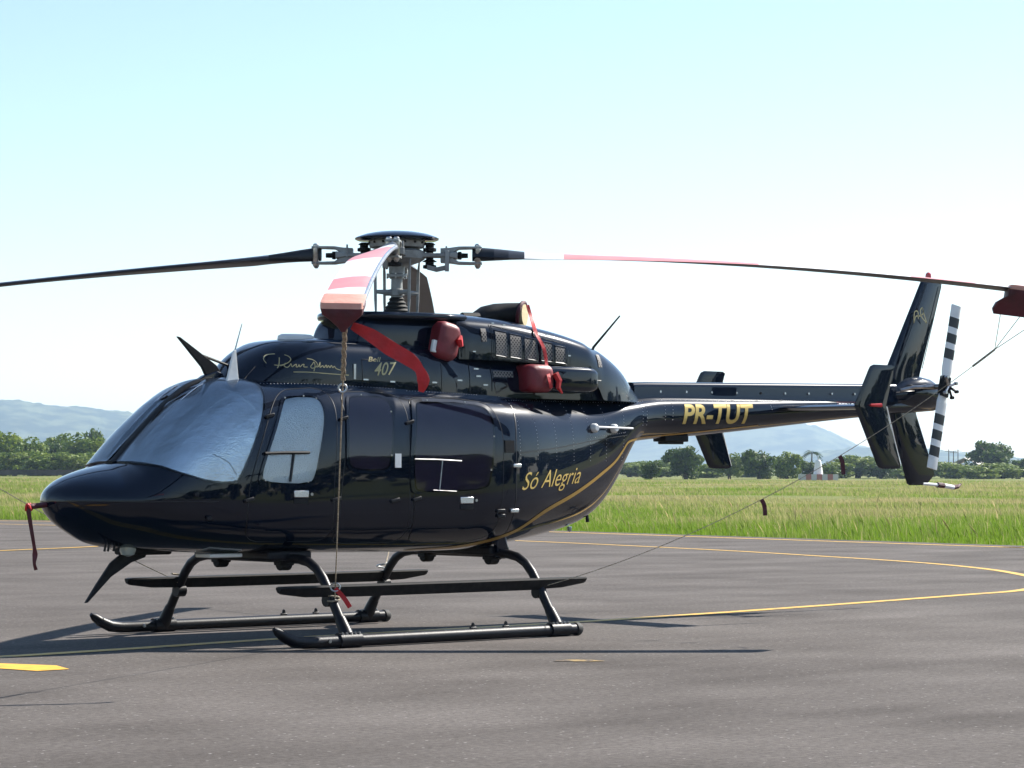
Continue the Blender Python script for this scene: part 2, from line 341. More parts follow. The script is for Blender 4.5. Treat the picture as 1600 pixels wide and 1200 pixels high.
hill('hill', [(2060, 2680, 12), (2172, 2588, 30.8), (2249, 2522, 35.1), (2299, 2477, 39.3), (2348, 2430, 45.2), (2395, 2383, 55.3), (2437, 2341, 65.4), (2471, 2305, 69.6), (2499, 2274, 67.9), (2530, 2240, 56.1), (2544, 2224, 46.9), (2557, 2209, 37.6), (2571, 2193, 32.5), (2587, 2174, 26.6), (2640, 2105, 8)], 330, 'hazy blue hill behind the tail boom')
hill('hill', [(1860, 1790, 8), (1913, 1730, 19.4), (1946, 1692, 25.8), (1967, 1668, 27.1), (1987, 1644, 25.2), (2007, 1620, 23.9), (2027, 1595, 20.7), (2054, 1561, 16.8), (2090, 1511, 12.9), (2143, 1436, 17.4), (2222, 1311, 27.1), (2305, 1161, 23.9), (2360, 1040, 8)], 260, 'low hazy ridge beyond the tail rotor')

# ------------------------------------------------------------------ vegetation
def leaf_mat(name, c1, c2, trans=0.3):
    m = bpy.data.materials.new(name); m.use_nodes = True; t = m.node_tree; b = t.nodes['Principled BSDF']
    b.inputs['Roughness'].default_value = 0.6; b.inputs['Specular IOR Level'].default_value = 0.25
    at = t.nodes.new('ShaderNodeAttribute'); at.attribute_name = 'tint'
    mx = t.nodes.new('ShaderNodeMix'); mx.data_type = 'RGBA'; mx.inputs[6].default_value = (*c1, 1); mx.inputs[7].default_value = (*c2, 1)
    t.links.new(at.outputs['Fac'], mx.inputs[0]); t.links.new(mx.outputs[2], b.inputs['Base Color'])
    tr = t.nodes.new('ShaderNodeBsdfTranslucent'); t.links.new(mx.outputs[2], tr.inputs[0])
    ms = t.nodes.new('ShaderNodeMixShader'); ms.inputs[0].default_value = trans
    t.links.new(b.outputs[0], ms.inputs[1]); t.links.new(tr.outputs[0], ms.inputs[2])
    t.links.new(ms.outputs[0], t.nodes['Material Output'].inputs[0])
    return m
M['leafdark'] = leaf_mat('dark_leaves', (0.036, 0.070, 0.012), (0.11, 0.165, 0.026))
M['leafmid'] = leaf_mat('mid_leaves', (0.070, 0.125, 0.014), (0.23, 0.28, 0.036))
M['leafpale'] = leaf_mat('pale_leaves', (0.08, 0.13, 0.02), (0.22, 0.27, 0.05))
M['bark'] = mat('bark', (0.10, 0.075, 0.05), 0.9, vary=(4, (0.05, 0.04, 0.03), 0.4, 0.6))
M['grass'] = leaf_mat('meadow_grass', (0.135, 0.235, 0.016), (0.40, 0.33, 0.18), 0.5)

def quads_mesh(name, V, n_per, tint, material):
    """V: (N, n_per, 3) faces with n_per corners each"""
    N = len(V); me = bpy.data.meshes.new(name); me.vertices.add(N * n_per); me.loops.add(N * n_per); me.polygons.add(N)
    me.vertices.foreach_set('co', V.astype(np.float32).ravel()); me.loops.foreach_set('vertex_index', np.arange(N * n_per, dtype=np.int32))
    me.polygons.foreach_set('loop_start', np.arange(0, N * n_per, n_per, dtype=np.int32)); me.polygons.foreach_set('loop_total', np.full(N, n_per, dtype=np.int32))
    at = me.attributes.new('tint', 'FLOAT', 'POINT'); at.data.foreach_set('value', np.repeat(tint, n_per).astype(np.float32))
    me.materials.append(material); me.update(calc_edges=True)
    return me
def crown_mesh(name, rx, rz, zc, blobs, per, leaf, material, seed, flat=0.9):
    g = np.random.default_rng(seed); Vs = []; T = []
    for b in range(blobs):
        u = g.normal(0, 1, 3); u /= np.linalg.norm(u); q = g.random() ** 0.5 * 0.78
        c = np.array([u[0] * rx * q, u[1] * rx * q, zc + u[2] * rz * q * flat])
        c[2] = max(c[2], 0.12); br = rx * g.uniform(0.20, 0.40)
        d = g.normal(0, 1, (per, 3)); d /= np.linalg.norm(d, axis=1)[:, None]
        rr = br * g.uniform(0.72, 1.08, per)[:, None]
        p = c + d * rr * np.array([1, 1, 0.8])
        nrm = d + g.normal(0, 0.55, (per, 3)); nrm /= np.linalg.norm(nrm, axis=1)[:, None]
        a = np.cross(nrm, g.normal(0, 1, (per, 3))); a /= np.linalg.norm(a, axis=1)[:, None]; bb = np.cross(nrm, a)
        s = leaf * g.uniform(0.55, 1.3, per)[:, None]; s2 = s * g.uniform(0.5, 0.9, per)[:, None]
        Vs.append(np.stack([p - a * s, p - bb * s2 * 0.9, p + a * s, p + bb * s2], 1)); T.append(np.clip(g.normal(0.42 + 0.2 * g.normal(), 0.22, per), 0, 1))
    return quads_mesh(name, np.concatenate(Vs), 4, np.concatenate(T), material)
def trunk_mesh(name, h, r, spread, seed):
    g = random.Random(seed); mb = MB()
    mb.tube([(0, 0, -0.4), (0.05, 0.02, h * 0.3), (-0.04, 0.05, h * 0.62)], [r * 1.3, r, r * 0.7], 8)
    for k in range(6):
        a = k * 1.05 + g.random(); e = g.uniform(0.5, 1.0)
        mb.tube([(-0.02, 0.03, h * g.uniform(0.35, 0.6)), (math.cos(a) * spread * 0.4 * e, math.sin(a) * spread * 0.4 * e, h * 0.68), (math.cos(a) * spread * 0.75 * e, math.sin(a) * spread * 0.75 * e, h * 0.86)], [r * 0.5, r * 0.32, r * 0.12], 6)
    me = bpy.data.meshes.new(name); me.from_pydata(mb.v, [], mb.f); me.materials.append(M['bark']); return me
PROTO = []
for k, (mname, bl, per, lf) in enumerate((('leafmid', 44, 90, 0.075), ('leafdark', 42, 95, 0.075), ('leafpale', 44, 85, 0.07), ('leafmid', 38, 100, 0.075), ('leafdark', 44, 85, 0.07))):
    PROTO.append((crown_mesh('crown', 1.0, 0.95 if k != 3 else 1.05, 0.80 if k != 3 else 0.95, bl, per, lf, M[mname], 50 + k), trunk_mesh('trunk', 1.5, 0.085, 0.9, 70 + k)))
def tree(name, x, y, h, hw, kind, label, cat='tree', group=None):
    z0 = float(field_z([(x, y)])[0])
    r = empty(name, (x, y, z0), rnd.uniform(0, 6.28)); tag(r, label, cat, group)
    top = 1.70 if kind != 3 else 2.0
    for nm, me in zip(('crown', 'trunk'), PROTO[kind]):
        o = bpy.data.objects.new(nm, me); COL.objects.link(o); o.parent = r
    r.scale = (hw, hw, (h - z0 + 0.3) / top)
    return r
BELT = 'trees in the dense belt behind the nose'
left = [(198.6,346.1,7.4,4.6,0),(207.2,352.7,6.6,4.2,3),(215.0,359.6,6.7,3.9,1),(222.4,366.8,7.6,4.0,0),(217.3,352.4,7.4,4.2,3),(224.7,353.6,6.8,3.6,1),(199.4,357.2,7.1,4.6,1)]
ORD = ['first', 'second', 'third', 'fourth', 'fifth', 'sixth', 'seventh', 'eighth', 'ninth', 'tenth', 'eleventh', 'twelfth']
def by_bearing(l): return sorted(l, key=lambda q: -math.atan2(q[1] - CAM[1], q[0] - CAM[0]))
for i, (x, y, h, hw, k) in enumerate(by_bearing(left)):
    tree('broadleaf_tree', x, y, h * 1.04, hw, k, ORD[i] + ' green tree from the picture edge in the dense belt behind the nose', group=BELT)
tree('conifer_like_tree', 232.3, 372.4, 9.6, 2.8, 4, 'tallest dark pointed tree at the right end of the belt behind the windshield')
for i, (x, y, h, hw, k) in enumerate(by_bearing([(189.9,328.0,4.1,3.2,2),(190.6,321.8,3.7,3.2,0),(194.3,319.6,3.9,3.3,2),(200.2,321.8,3.7,3.2,3),(183,336,4.0,3.2,0)])):
    tree('shrub', x, y, h * 1.1, hw * 1.35, k, ORD[i] + ' low shrub from the picture edge at the foot of the tree belt', 'shrub', 'shrubs under the tree belt')
names_r = [
 (228.2,222.8,5.2,3.3,1,'large round dark tree just behind the far tail finlet','tree',None),
 (197.0,197.4,2.8,1.5,1,'small dark round bush standing alone below the aft fuselage','bush',None),
 (261.2,246.3,4.3,2.7,2,'pale green tree between the two round dark trees','tree',None),
 (242.2,222.7,4.8,2.9,1,'round dark green tree left of the white marker tower','tree',None),
 (259.4,233.5,4.3,2.6,0,'loose green tree close left of the white marker tower','tree',None),
 (284.0,251.1,3.4,2.6,1,'dark bush directly behind the white marker tower','bush',None),
 (356.9,273.1,8.0,4.9,1,'tall wide dark tree standing above the shrubs behind the tail rotor','tree',None)]
for x, y, h, hw, k, lb, ct, gp in names_r: tree('broadleaf_tree' if ct == 'tree' else 'bush', x, y, h, hw, k, lb, ct, gp)
for i, (x, y, h, hw, k) in enumerate(by_bearing([(301.2,261.8,4.2,3.5,0),(311.5,265.3,4.7,3.6,2),(306.3,256.0,4.0,3.1,1),(316.2,259.7,3.7,3.6,0),(326.6,262.9,3.9,3.5,2),(321.5,253.3,3.4,3.2,0),(327.9,245.2,3.9,3.6,2),(330.1,242.3,4.3,3.6,1),(300.6,231.5,2.9,3.0,0),(311,235,2.8,3.2,2),(318,243,3.0,3.4,0)])):
    tree('thicket_tree', x, y, h * (0.72, 0.95, 0.8)[i % 3], hw * (1.2, 1.5, 1.0)[i % 3], k, ORD[i] + ' scrubby tree rightwards from the marker tower in the tail thicket', 'tree', 'thicket behind the tail')
for i, (x, y, h, hw, k) in enumerate(by_bearing([(320.4,328.5,4.6,3.4,2),(353.7,351.8,4.4,3.8,2),(287.5,276.6,3.8,2.9,0),(333,338,3.8,3.4,0),(300,300,3.4,3.0,2),(345,322,4.2,3.6,0)])):
    tree('distant_tree', x, y, h * (0.7, 0.9)[i % 2], hw * 1.4, k, ORD[i] + ' pale distant tree from the aft fuselage under the tail boom', 'tree', 'distant trees under the boom')
# trees behind the camera, seen mirrored in the paint
RT = []
for i in range(22):
    a = math.radians(-10 - 7.4 * i); dd = 84 + 10 * math.sin(i * 1.9); RT.append((dd * math.cos(a), dd * math.sin(a) - 8, 6.2 + 2.0 * math.sin(i * 2.7), 7.0 + 1.2 * math.cos(i * 1.3), (1, 4, 1)[i % 3]))
for bx, by, h, hw, k in RT:
    r = tree('broadleaf_tree', bx, by, h, hw, k, 'broadleaf tree across the apron mirrored in the glossy paint', group='trees mirrored in the paint')
def palm(x, y, h, label, sc=1.0):
    z0 = max(0.0, float(field_z([(x, y)])[0])); r = empty('palm_tree', (x, y, z0)); tag(r, label, 'palm')
    mb = MB(); mb.tube([(0, 0, -0.3), (0.1, 0.05, h * 0.5), (0.15, 0.0, h)], [0.16, 0.12, 0.10], 8); mb.build('trunk', 'bark', r)
    mb = MB()
    for k in range(18):
        a = k * 2 * math.pi / 18 + rnd.uniform(-.2, .2); L_ = rnd.uniform(1.3, 1.8) * sc; up = rnd.uniform(0.1, 0.9)
        for j in range(9):
            for sgn in (-1, 1):
                t = (j + 0.5) / 9; rr = L_ * t; z = h + L_ * (up * t - 0.95 * t * t)
                b0 = Vector((0.15 + math.cos(a) * rr, math.sin(a) * rr, z)); side = Vector((-math.sin(a), math.cos(a), -0.35)) * sgn * 0.42 * sc * (1 - 0.6 * abs(t - 0.4)); fw_ = Vector((math.cos(a), math.sin(a), 0)) * 0.22 * sc
                mb.add([b0 - fw_ * 0.5, b0 + fw_ * 0.5, b0 + side + fw_ * 1.6], [(0, 1, 2)])
    o = mb.build('crown', 'leafdark', r, smooth=False, recalc=False); o.data.attributes.new('tint', 'FLOAT', 'POINT')
palm(299.0, 264.3, 4.1, 'small palm rising behind the white marker tower', 1.1)
for bx, by, h, lb in [(20, -62, 7.5, 'tallest palm across the apron mirrored in the cabin doors'), (28, -60, 6.5, 'middle palm across the apron mirrored in the cabin doors'), (14, -66, 6.0, 'shortest palm across the apron mirrored in the cabin doors')]:
    palm(bx, by, h, lb, 1.6)

def build_grass():
    g = np.random.default_rng(3); P = []; Hs = []
    fa = math.atan2(FWD.y, FWD.x)
    for d0, d1, dens, wd, hh in ((46, 62, 420, 0.008, 0.23), (62, 80, 270, 0.011, 0.20), (80, 110, 135, 0.016, 0.18), (110, 170, 48, 0.026, 0.17), (170, 280, 13, 0.05, 0.18)):
        ha = 0.245; n = int(dens * ha * (d1 * d1 - d0 * d0))
        D = np.sqrt(g.uniform(d0 * d0, d1 * d1, n)); A = fa + g.uniform(-ha, ha, n)
        xy = np.stack([CAM[0] + D * np.cos(A), CAM[1] + D * np.sin(A)], -1)
        pd = poly_dist(xy, APRON); ok = pd > g.uniform(-0.12, 0.25, n) - 0.16 * np.sin(xy[:, 1] * 1.7) * np.sin(xy[:, 1] * 0.63 + 1.0)
        xy = xy[ok]; pd = pd[ok]
        cl = np.sin(xy[:, 0] * 0.55 + 1.3 * np.sin(xy[:, 1] * 0.31)) * np.sin(xy[:, 1] * 0.47 + np.sin(xy[:, 0] * 0.7)) 
        P.append(np.column_stack([xy, field_z(xy)])); m = len(xy)
        h = hh * (0.80 + 0.5 * cl) * g.uniform(0.45, 1.35, m) * np.clip(0.55 + pd / 4, 0, 1)
        band = np.sin(pd * 0.33 + 0.8 * np.sin(xy[:, 1] * 0.12)) * np.clip(pd / 8, 0, 1)
        patchy = np.sin(xy[:, 0] * 0.21 + 2.1 * np.sin(xy[:, 1] * 0.11)) * np.sin(xy[:, 1] * 0.19 + 1.7)
        dry = np.clip(-0.05 + 0.34 * patchy * np.clip(pd / 6, 0, 1) + np.clip((pd - 2) / 60, 0, 0.42) + 0.16 * cl + 0.2 * band + g.normal(0, 0.2, m), 0, 1)
        seed = g.random(m) < 0.022; h[seed] *= 1.8; dry[seed] = 0.95
        Hs.append(np.column_stack([h, np.full(m, wd) * g.uniform(0.6, 1.4, m), dry]))
    P = np.concatenate(P); H = np.concatenate(Hs); n = len(P)
    a = g.uniform(0, 2 * np.pi, n); side = np.stack([np.cos(a), np.sin(a), np.zeros(n)], -1) * H[:, 1:2] * 0.5
    la = g.normal(2.6, 0.8, n); lean = np.stack([np.cos(la), np.sin(la), np.zeros(n)], -1) * (H[:, 0] * np.abs(g.normal(0.24, 0.2, n)))[:, None]
    up = np.array([0, 0, 1.0]) * H[:, 0:1]
    b0, b1 = P - side, P + side; m0 = P + up * 0.55 + lean * 0.35
    tip = P + up + lean
    V = np.stack([b0, b1, m0 + side * 0.7, tip, m0 - side * 0.7], 1)
    me = quads_mesh('grass', V, 5, H[:, 2], M['grass'])
    o = bpy.data.objects.new('grass', me); COL.objects.link(o); tag(o, 'tall green and straw coloured meadow grass beyond the asphalt', 'grass', kind='stuff')
build_grass()

# ------------------------------------------------------------------ far man-made things
M['fadedred'] = mat('bleached_red', (0.42, 0.17, 0.14), 0.8); M['fadedwhite'] = mat('bleached_white', (0.55, 0.53, 0.5), 0.8)
M['markred'] = mat('faded_red_paint', (0.45, 0.10, 0.08), 0.7)
t = empty('marker_tower', (210.3, 183.5, 0.55)); tag(t, 'white tapered marker tower on a red and white chequered plinth', 'tower')
mb = MB(); mb.lathe([(0.56, 0.6), (0.48, 1.2), (0.36, 2.0), (0.32, 2.15), (0.18, 2.26)], n=20); mb.build('tower_body', 'white', t)
mb = MB(); mb.lathe([(0.05, 2.26), (0.05, 2.6), (0.10, 2.63), (0.08, 2.8)], n=8); mb.build('lamp', 'steel', t)
pdir = Vector((RGT.x, RGT.y, 0)).normalized(); qdir = Vector((-pdir.y, pdir.x, 0))
Rp = Matrix(((pdir.x, qdir.x, 0), (pdir.y, qdir.y, 0), (0, 0, 1)))
for k in range(7):
    mb = MB(); mb.box(pdir * (-1.86 + k * 0.62) + Vector((0, 0, 0.2)), (0.615, 2.6, 0.8), Rp); mb.build('plinth_panel', 'fadedred' if k % 2 else 'fadedwhite', t, smooth=False)
M['housewall'] = mat('cream_render', (0.6, 0.56, 0.5), 0.8); M['rooftile'] = mat('pale_roof_sheet', (0.62, 0.56, 0.52), 0.6)
t = empty('shed', (393.4, 307.5, 0.5), 0.4); tag(t, 'small pale roofed shed half hidden by shrubs behind the tail rotor', 'shed')
mb = MB(); mb.box((0, 0, 1.3), (6, 5, 2.6)); mb.build('wall', 'housewall', t, smooth=False)
mb = MB(); mb.loft([[(x, -2.9, 2.62), (x, 0, 3.9), (x, 2.9, 2.62), (x, 2.9, 2.5), (x, 0, 3.75), (x, -2.9, 2.5)] for x in (-3.4, 3.4)]); mb.build('roof', 'rooftile', t, smooth=False)
mb = MB(); mb.box((-1.2, -2.52, 1.5), (1.1, 0.08, 1.1)); mb.build('window', 'seal', t, smooth=False)
for i, (x, y, h) in enumerate([(359.9, 285.4, 5.2), (368.2, 291.0, 5.0), (376.5, 296.6, 5.4)]):
    t = empty('utility_pole', (x, y, 0.5)); tag(t, ['left', 'middle', 'right'][i] + ' one of three thin utility poles behind the tail rotor', 'pole', 'utility poles')
    mb = MB(); mb.tube([(0, 0, 0), (0, 0, h)], [0.11, 0.07], 8); mb.build('pole_shaft', 'bark', t)
    mb = MB(); mb.box((0, 0, h - 0.35), (1.4, 0.1, 0.1), Rp); mb.build('cross_arm', 'bark', t, smooth=False)
M['fencewood'] = mat('dark_fence', (0.05, 0.042, 0.04), 0.9, vary=(0.6, (0.08, 0.065, 0.06), 0.4, 0.6))
t = empty('boundary_wall', (182.5, 309.1, 0.5), math.atan2(304.4 - 313.8, 190.3 - 174.6)); tag(t, 'low dark boundary wall at the foot of the tree belt', 'wall')
mb = MB(); mb.box((0, 0, 0.55), (26, 0.2, 0.75)); mb.build('wall_panel', 'fencewood', t, smooth=False)
for k in range(14):
    mb = MB(); mb.box((-13 + 2 * k, -0.06, 0.58), (0.22, 0.26, 0.86)); mb.build('wall_post', 'fencewood', t, smooth=False)

# ------------------------------------------------------------------ haze
mb = MB(); mb.box((2600, 2600, 105), (9600, 9600, 216)); hz = mb.build('haze', 'seal', smooth=False)
hm = bpy.data.materials.new('thin_haze'); hm.use_nodes = True
for n in list(hm.node_tree.nodes): hm.node_tree.nodes.remove(n)
ho = hm.node_tree.nodes.new('ShaderNodeOutputMaterial'); hv = hm.node_tree.nodes.new('ShaderNodeVolumePrincipled')
hv.inputs['Color'].default_value = (0.58, 0.77, 1.0, 1); hv.inputs['Density'].default_value = 0.00012; hv.inputs['Anisotropy'].default_value = 0.3
hm.node_tree.links.new(hv.outputs[0], ho.inputs['Volume']); hz.data.materials.clear(); hz.data.materials.append(hm)
tag(hz, 'thin pale air fading the distant hills', 'haze', kind='stuff')

# ================================================================== HELICOPTER
heli = empty('helicopter', (0, 0, 0)); tag(heli, 'glossy dark navy helicopter with gold registration letters parked on the apron', 'helicopter')
ZT = tab('-3.30 1.10 -3.285 1.15 -3.2 1.225 -3.1 1.275 -2.95 1.325 -2.8 1.362 -2.72 1.385 -2.705 1.40 -2.55 1.56 -2.366 1.735 -2.2 1.875 -2.05 1.97 -1.9 2.02 -1.75 2.035 -1.5 2.035 -1 2.03 0 2.0 .6 1.97 1.2 1.955 2 1.95 2.5 1.962 2.9 1.99 4 2.002 5.8 2.03 6.95 2.04')
ZB = tab('-3.30 1.06 -3.25 .96 -3.1 .85 -2.95 .775 -2.75 .735 -2.4 .705 -2 .69 -1 .672 0 .665 .4 .667 .8 .69 1.2 .735 1.6 .80 1.9 .87 2.1 .96 2.3 1.14 2.45 1.37 2.55 1.52 2.62 1.575 2.7 1.59 3.5 1.65 5.8 1.855 6.6 1.915 6.95 1.94')
WD = tab('-3.30 0.01 -3.28 .10 -3.22 .22 -3.1 .36 -2.9 .50 -2.6 .62 -2.3 .69 -2.0 .73 -1.6 .75 -1 .755 .3 .755 .6 .745 .9 .70 1.3 .60 1.7 .49 2.1 .375 2.4 .30 2.7 .235 3 .205 3.5 .19 5.8 .1 6.95 .06')
ZM = tab('-3.30 1.085 -2.2 1.085 -1 1.15 .5 1.25 1.6 1.45 2.4 1.72 2.7 1.78 3.5 1.82 5.8 1.943 6.95 1.99')
NU = tab('-3.30 2 -2.85 2 -2.7 2.4 -2.4 2.8 -2.1 2.8 -1.7 3.0 -1 3.8 .5 3.8 1.2 3.2 2 2.6 2.7 2.7 6.95 2.6')
NL = tab('-3.30 1.5 -2.8 1.6 -2.4 2.2 -1.5 3.2 .3 3.4 1 2.7 2 2.4 2.7 2 6.95 2')
def surf(x, phi):
    """port side point of the body at station x, chart angle phi in radians (-90 belly .. 90 spine)"""
    x = np.asarray(x, float); phi = np.asarray(phi, float)
    c = np.abs(np.cos(phi)); s_ = np.abs(np.sin(phi)); up = phi >= 0
    n = np.where(up, NU(x), NL(x)); k = (c ** n + s_ ** n) ** (-1 / n)
    zm = ZM(x); h = np.where(up, ZT(x) - zm, zm - ZB(x))
    return np.stack([x, -WD(x) * c * k * np.sign(np.cos(phi)), zm + np.sign(phi) * h * s_ * k], -1)
def surfn(x, phi, off=0.0):
    e = 1e-3; p = surf(x, phi)
    if off == 0: return p
    n = np.cross(surf(np.asarray(x) + e, phi) - surf(np.asarray(x) - e, phi), surf(x, np.asarray(phi) + e) - surf(x, np.asarray(phi) - e))
    n /= np.linalg.norm(n, axis=-1)[..., None] + 1e-12
    ctr = np.stack([p[..., 0], np.zeros_like(p[..., 0]), ZM(p[..., 0])], -1)
    sg = np.sign(np.sum(n * (p - ctr), -1)); return p + n * (sg * off)[..., None]
def phi_of(x, z):
    zm = ZM(x); up = z >= zm
    k = np.clip(np.where(up, (z - zm) / (ZT(x) - zm), (zm - z) / (zm - ZB(x))), 0, 0.9999); n = np.where(up, NU(x), NL(x))
    y = (1 - k ** n) ** (1 / n); return np.where(up, 1, -1) * np.arctan2(k, y)
def xz(pts, off=0.004):
    a = np.array(pts, float); return surfn(a[:, 0], phi_of(a[:, 0], a[:, 1]), off)

def ring_at(x, n=128):
    ph = np.linspace(-math.pi / 2, math.pi / 2, 400); P = surf(np.full(400, x), ph)
    d = np.concatenate([[0], np.cumsum(np.linalg.norm(np.diff(P, axis=0), axis=1))]); tt = np.linspace(0, d[-1], n // 2 + 1)
    # equal arc length keeps rings consistent
    Q = np.stack([np.interp(tt, d, P[:, k]) for k in range(3)], -1)
    st = Q[1:-1][::-1].copy(); st[:, 1] *= -1
    return np.concatenate([Q, st])
def body_part(name, x0, x1, n, cap):
    u = np.linspace(0, 1, n); xs = x0 + (x1 - x0) * u
    if x0 < -3.2: xs = np.unique(np.concatenate([xs, x0 + np.array([0, .004, .01, .018, .028, .04, .055, .075]), np.linspace(-2.76, -2.66, 9)]))
    mb = MB(); mb.loft([list(ring_at(x)) for x in xs], True, cap); return mb.build(name, 'paint', heli, angle=50)
fuse = body_part('fuselage', -3.299, 2.64, 180, (True, False))
boom = body_part('tail_boom', 2.64, 6.86, 60, (False, True))

def resample(poly, n=96, rounds=2):
    P = np.array(poly, float)
    for _ in range(rounds):                       # corner cutting rounds the outline
        Q = np.empty((2 * len(P), 2)); N = np.roll(P, -1, 0); Q[0::2] = P * 0.78 + N * 0.22; Q[1::2] = P * 0.22 + N * 0.78; P = Q
    d = np.concatenate([[0], np.cumsum(np.hypot(*np.diff(np.vstack([P, P[:1]]), axis=0).T))]); tt = np.linspace(0, d[-1], n, endpoint=False); PP = np.vstack([P, P[:1]])
    return np.stack([np.interp(tt, d, PP[:, 0]), np.interp(tt, d, PP[:, 1])], -1)
def patch(name, poly, off, m, parent, side=-1, rings=22, n=96, rounds=2, scale=1.0, edge=True):
    """poly in chart degrees (x, phi); a shell conforming to the body, off metres proud"""
    B = resample(poly, n, rounds); c = B.mean(0); B = c + (B - c) * scale
    R_ = []
    if edge: R_.append(surfn(B[:, 0], np.radians(B[:, 1]), -0.004))
    for k in range(rings):
        q = c + (B - c) * (1 - k / rings); R_.append(surfn(q[:, 0], np.radians(q[:, 1]), off))
    vs = np.concatenate(R_ + [surfn(np.array([c[0]]), np.radians(np.array([c[1]])), off)]); L_ = len(R_)
    if side > 0: vs[:, 1] *= -1
    fs = []
    for i in range(L_ - 1):
        for j in range(n): k = (j + 1) % n; fs.append((i * n + j, i * n + k, (i + 1) * n + k, (i + 1) * n + j))
    for j in range(n): fs.append(((L_ - 1) * n + j, (L_ - 1) * n + (j + 1) % n, L_ * n))
    if side < 0: fs = [f[::-1] for f in fs]
    mb = MB(); mb.add(vs, fs); o = mb.build(name, m, parent, angle=60, recalc=False)
    bm = bmesh.new(); bm.from_mesh(o.data); bmesh.ops.recalc_face_normals(bm, faces=bm.faces); bm.to_mesh(o.data)
    bm.faces.ensure_lookup_table(); f = bm.faces[len(bm.faces) // 2]
    if f.normal.dot(Vector((f.calc_center_median()[0] * 0, side, 0.3))) < 0: o.data.flip_normals()
    bm.free(); o.data.polygons.foreach_set('use_smooth', [True] * len(o.data.polygons)); o.data.set_sharp_from_angle(angle=math.radians(60))
    return o
def outline(name, poly, r, m, parent, side=-1, off=0.004, scale=1.0, rounds=2, n=120, wide=None):
    B = resample(poly, n, rounds); c = B.mean(0); B = c + (B - c) * scale
    if wide is None:
        P = surfn(B[:, 0], np.radians(B[:, 1]), off); P[:, 1] *= -side
        mb = MB(); rings = []
        for i in range(n):
            t = Vector(P[(i + 1) % n] - P[i - 1]).normalized(); nn = Vector((0, -P[i][1] and side, 0)); nn = Vector((0, side, 0.001)); u = t.cross(nn).normalized(); v = t.cross(u)
            rings.append([Vector(P[i]) + (u * math.cos(a) + v * math.sin(a)) * r for a in (0, 1.0472, 2.0944, 3.1416, 4.1888, 5.236)])
        mb.loft(rings + [rings[0]], True, (False, False))
        return mb.build(name, m, parent)
    Ri = c + (B - c) * wide
    a = surfn(B[:, 0], np.radians(B[:, 1]), -0.003); b = surfn(B[:, 0], np.radians(B[:, 1]), off); d = surfn(Ri[:, 0], np.radians(Ri[:, 1]), off); e = surfn(Ri[:, 0], np.radians(Ri[:, 1]), -0.003)
    RR = [a, b, d, e]
    for q in RR: q[:, 1] *= -side
    mb = MB(); vs = np.concatenate(RR); fs = []
    for i in range(3):
        for j in range(n): k = (j + 1) % n; fs.append((i * n + j, i * n + k, (i + 1) * n + k, (i + 1) * n + j))
    mb.add(vs, fs); return mb.build(name, m, parent, angle=40)

WS = [(-2.738, 83.0), (-2.735, 84.0), (-2.6, 85), (-2.4, 86), (-2.2, 86.8), (-2.0, 87), (-1.93, 86), (-1.86, 80), (-1.75, 69), (-1.70, 61), (-1.712, 53), (-1.744, 46.7), (-1.822, 36.6), (-1.947, 24.2), (-2.085, 10.5), (-2.10, 9.0), (-2.12, 8.9), (-2.257, 10.4), (-2.407, 15), (-2.581, 26.8), (-2.70, 50.7)]
D1 = [(-2.0, -30), (-2.002, 4.1), (-1.929, 18.4), (-1.759, 37.8), (-1.63, 48), (-1.50, 53), (-1.291, 53.2), (-1.18, 49.5), (-1.15, 42.1), (-1.175, 30), (-1.216, 8), (-1.22, -16), (-1.20, -41), (-1.5, -43), (-1.9, -43)]
W1 = [(-1.602, 44.5), (-1.54, 47.4), (-1.31, 46.4), (-1.26, 43.0), (-1.265, 36.5), (-1.344, 21.5), (-1.398, 9.0), (-1.45, 5.6), (-1.822, 7.6), (-1.90, 9.6), (-1.844, 19.4)]
D2 = [(-1.07, 30), (-1.07, 44), (-1.0, 49.2), (-0.824, 50.8), (-0.50, 49.2), (-0.455, 41), (-0.47, 21), (-0.47, -20), (-0.46, -40), (-0.56, -46), (-1.1, -46), (-1.17, -38), (-1.15, 0)]
W2 = [(-1.0, 44), (-0.94, 46.2), (-0.66, 46.4), (-0.60, 43.5), (-0.605, 36), (-0.66, 15), (-0.70, 10.0), (-1.05, 11.5), (-1.085, 17), (-1.06, 34)]
D3 = [(-0.40, 42), (-0.34, 47.6), (0.067, 48.8), (0.40, 47.9), (0.48, 41), (0.517, 27), (0.512, 5), (0.50, -20), (0.47, -41), (0.30, -47), (-0.30, -47), (-0.41, -41), (-0.42, 0)]
W3 = [(-0.355, 41.5), (-0.29, 44.3), (0.029, 45.0), (0.37, 43.8), (0.43, 38), (0.424, 27), (0.384, 4.7), (0.33, -7), (-0.37, -4), (-0.43, 0.6), (-0.43, 21)]
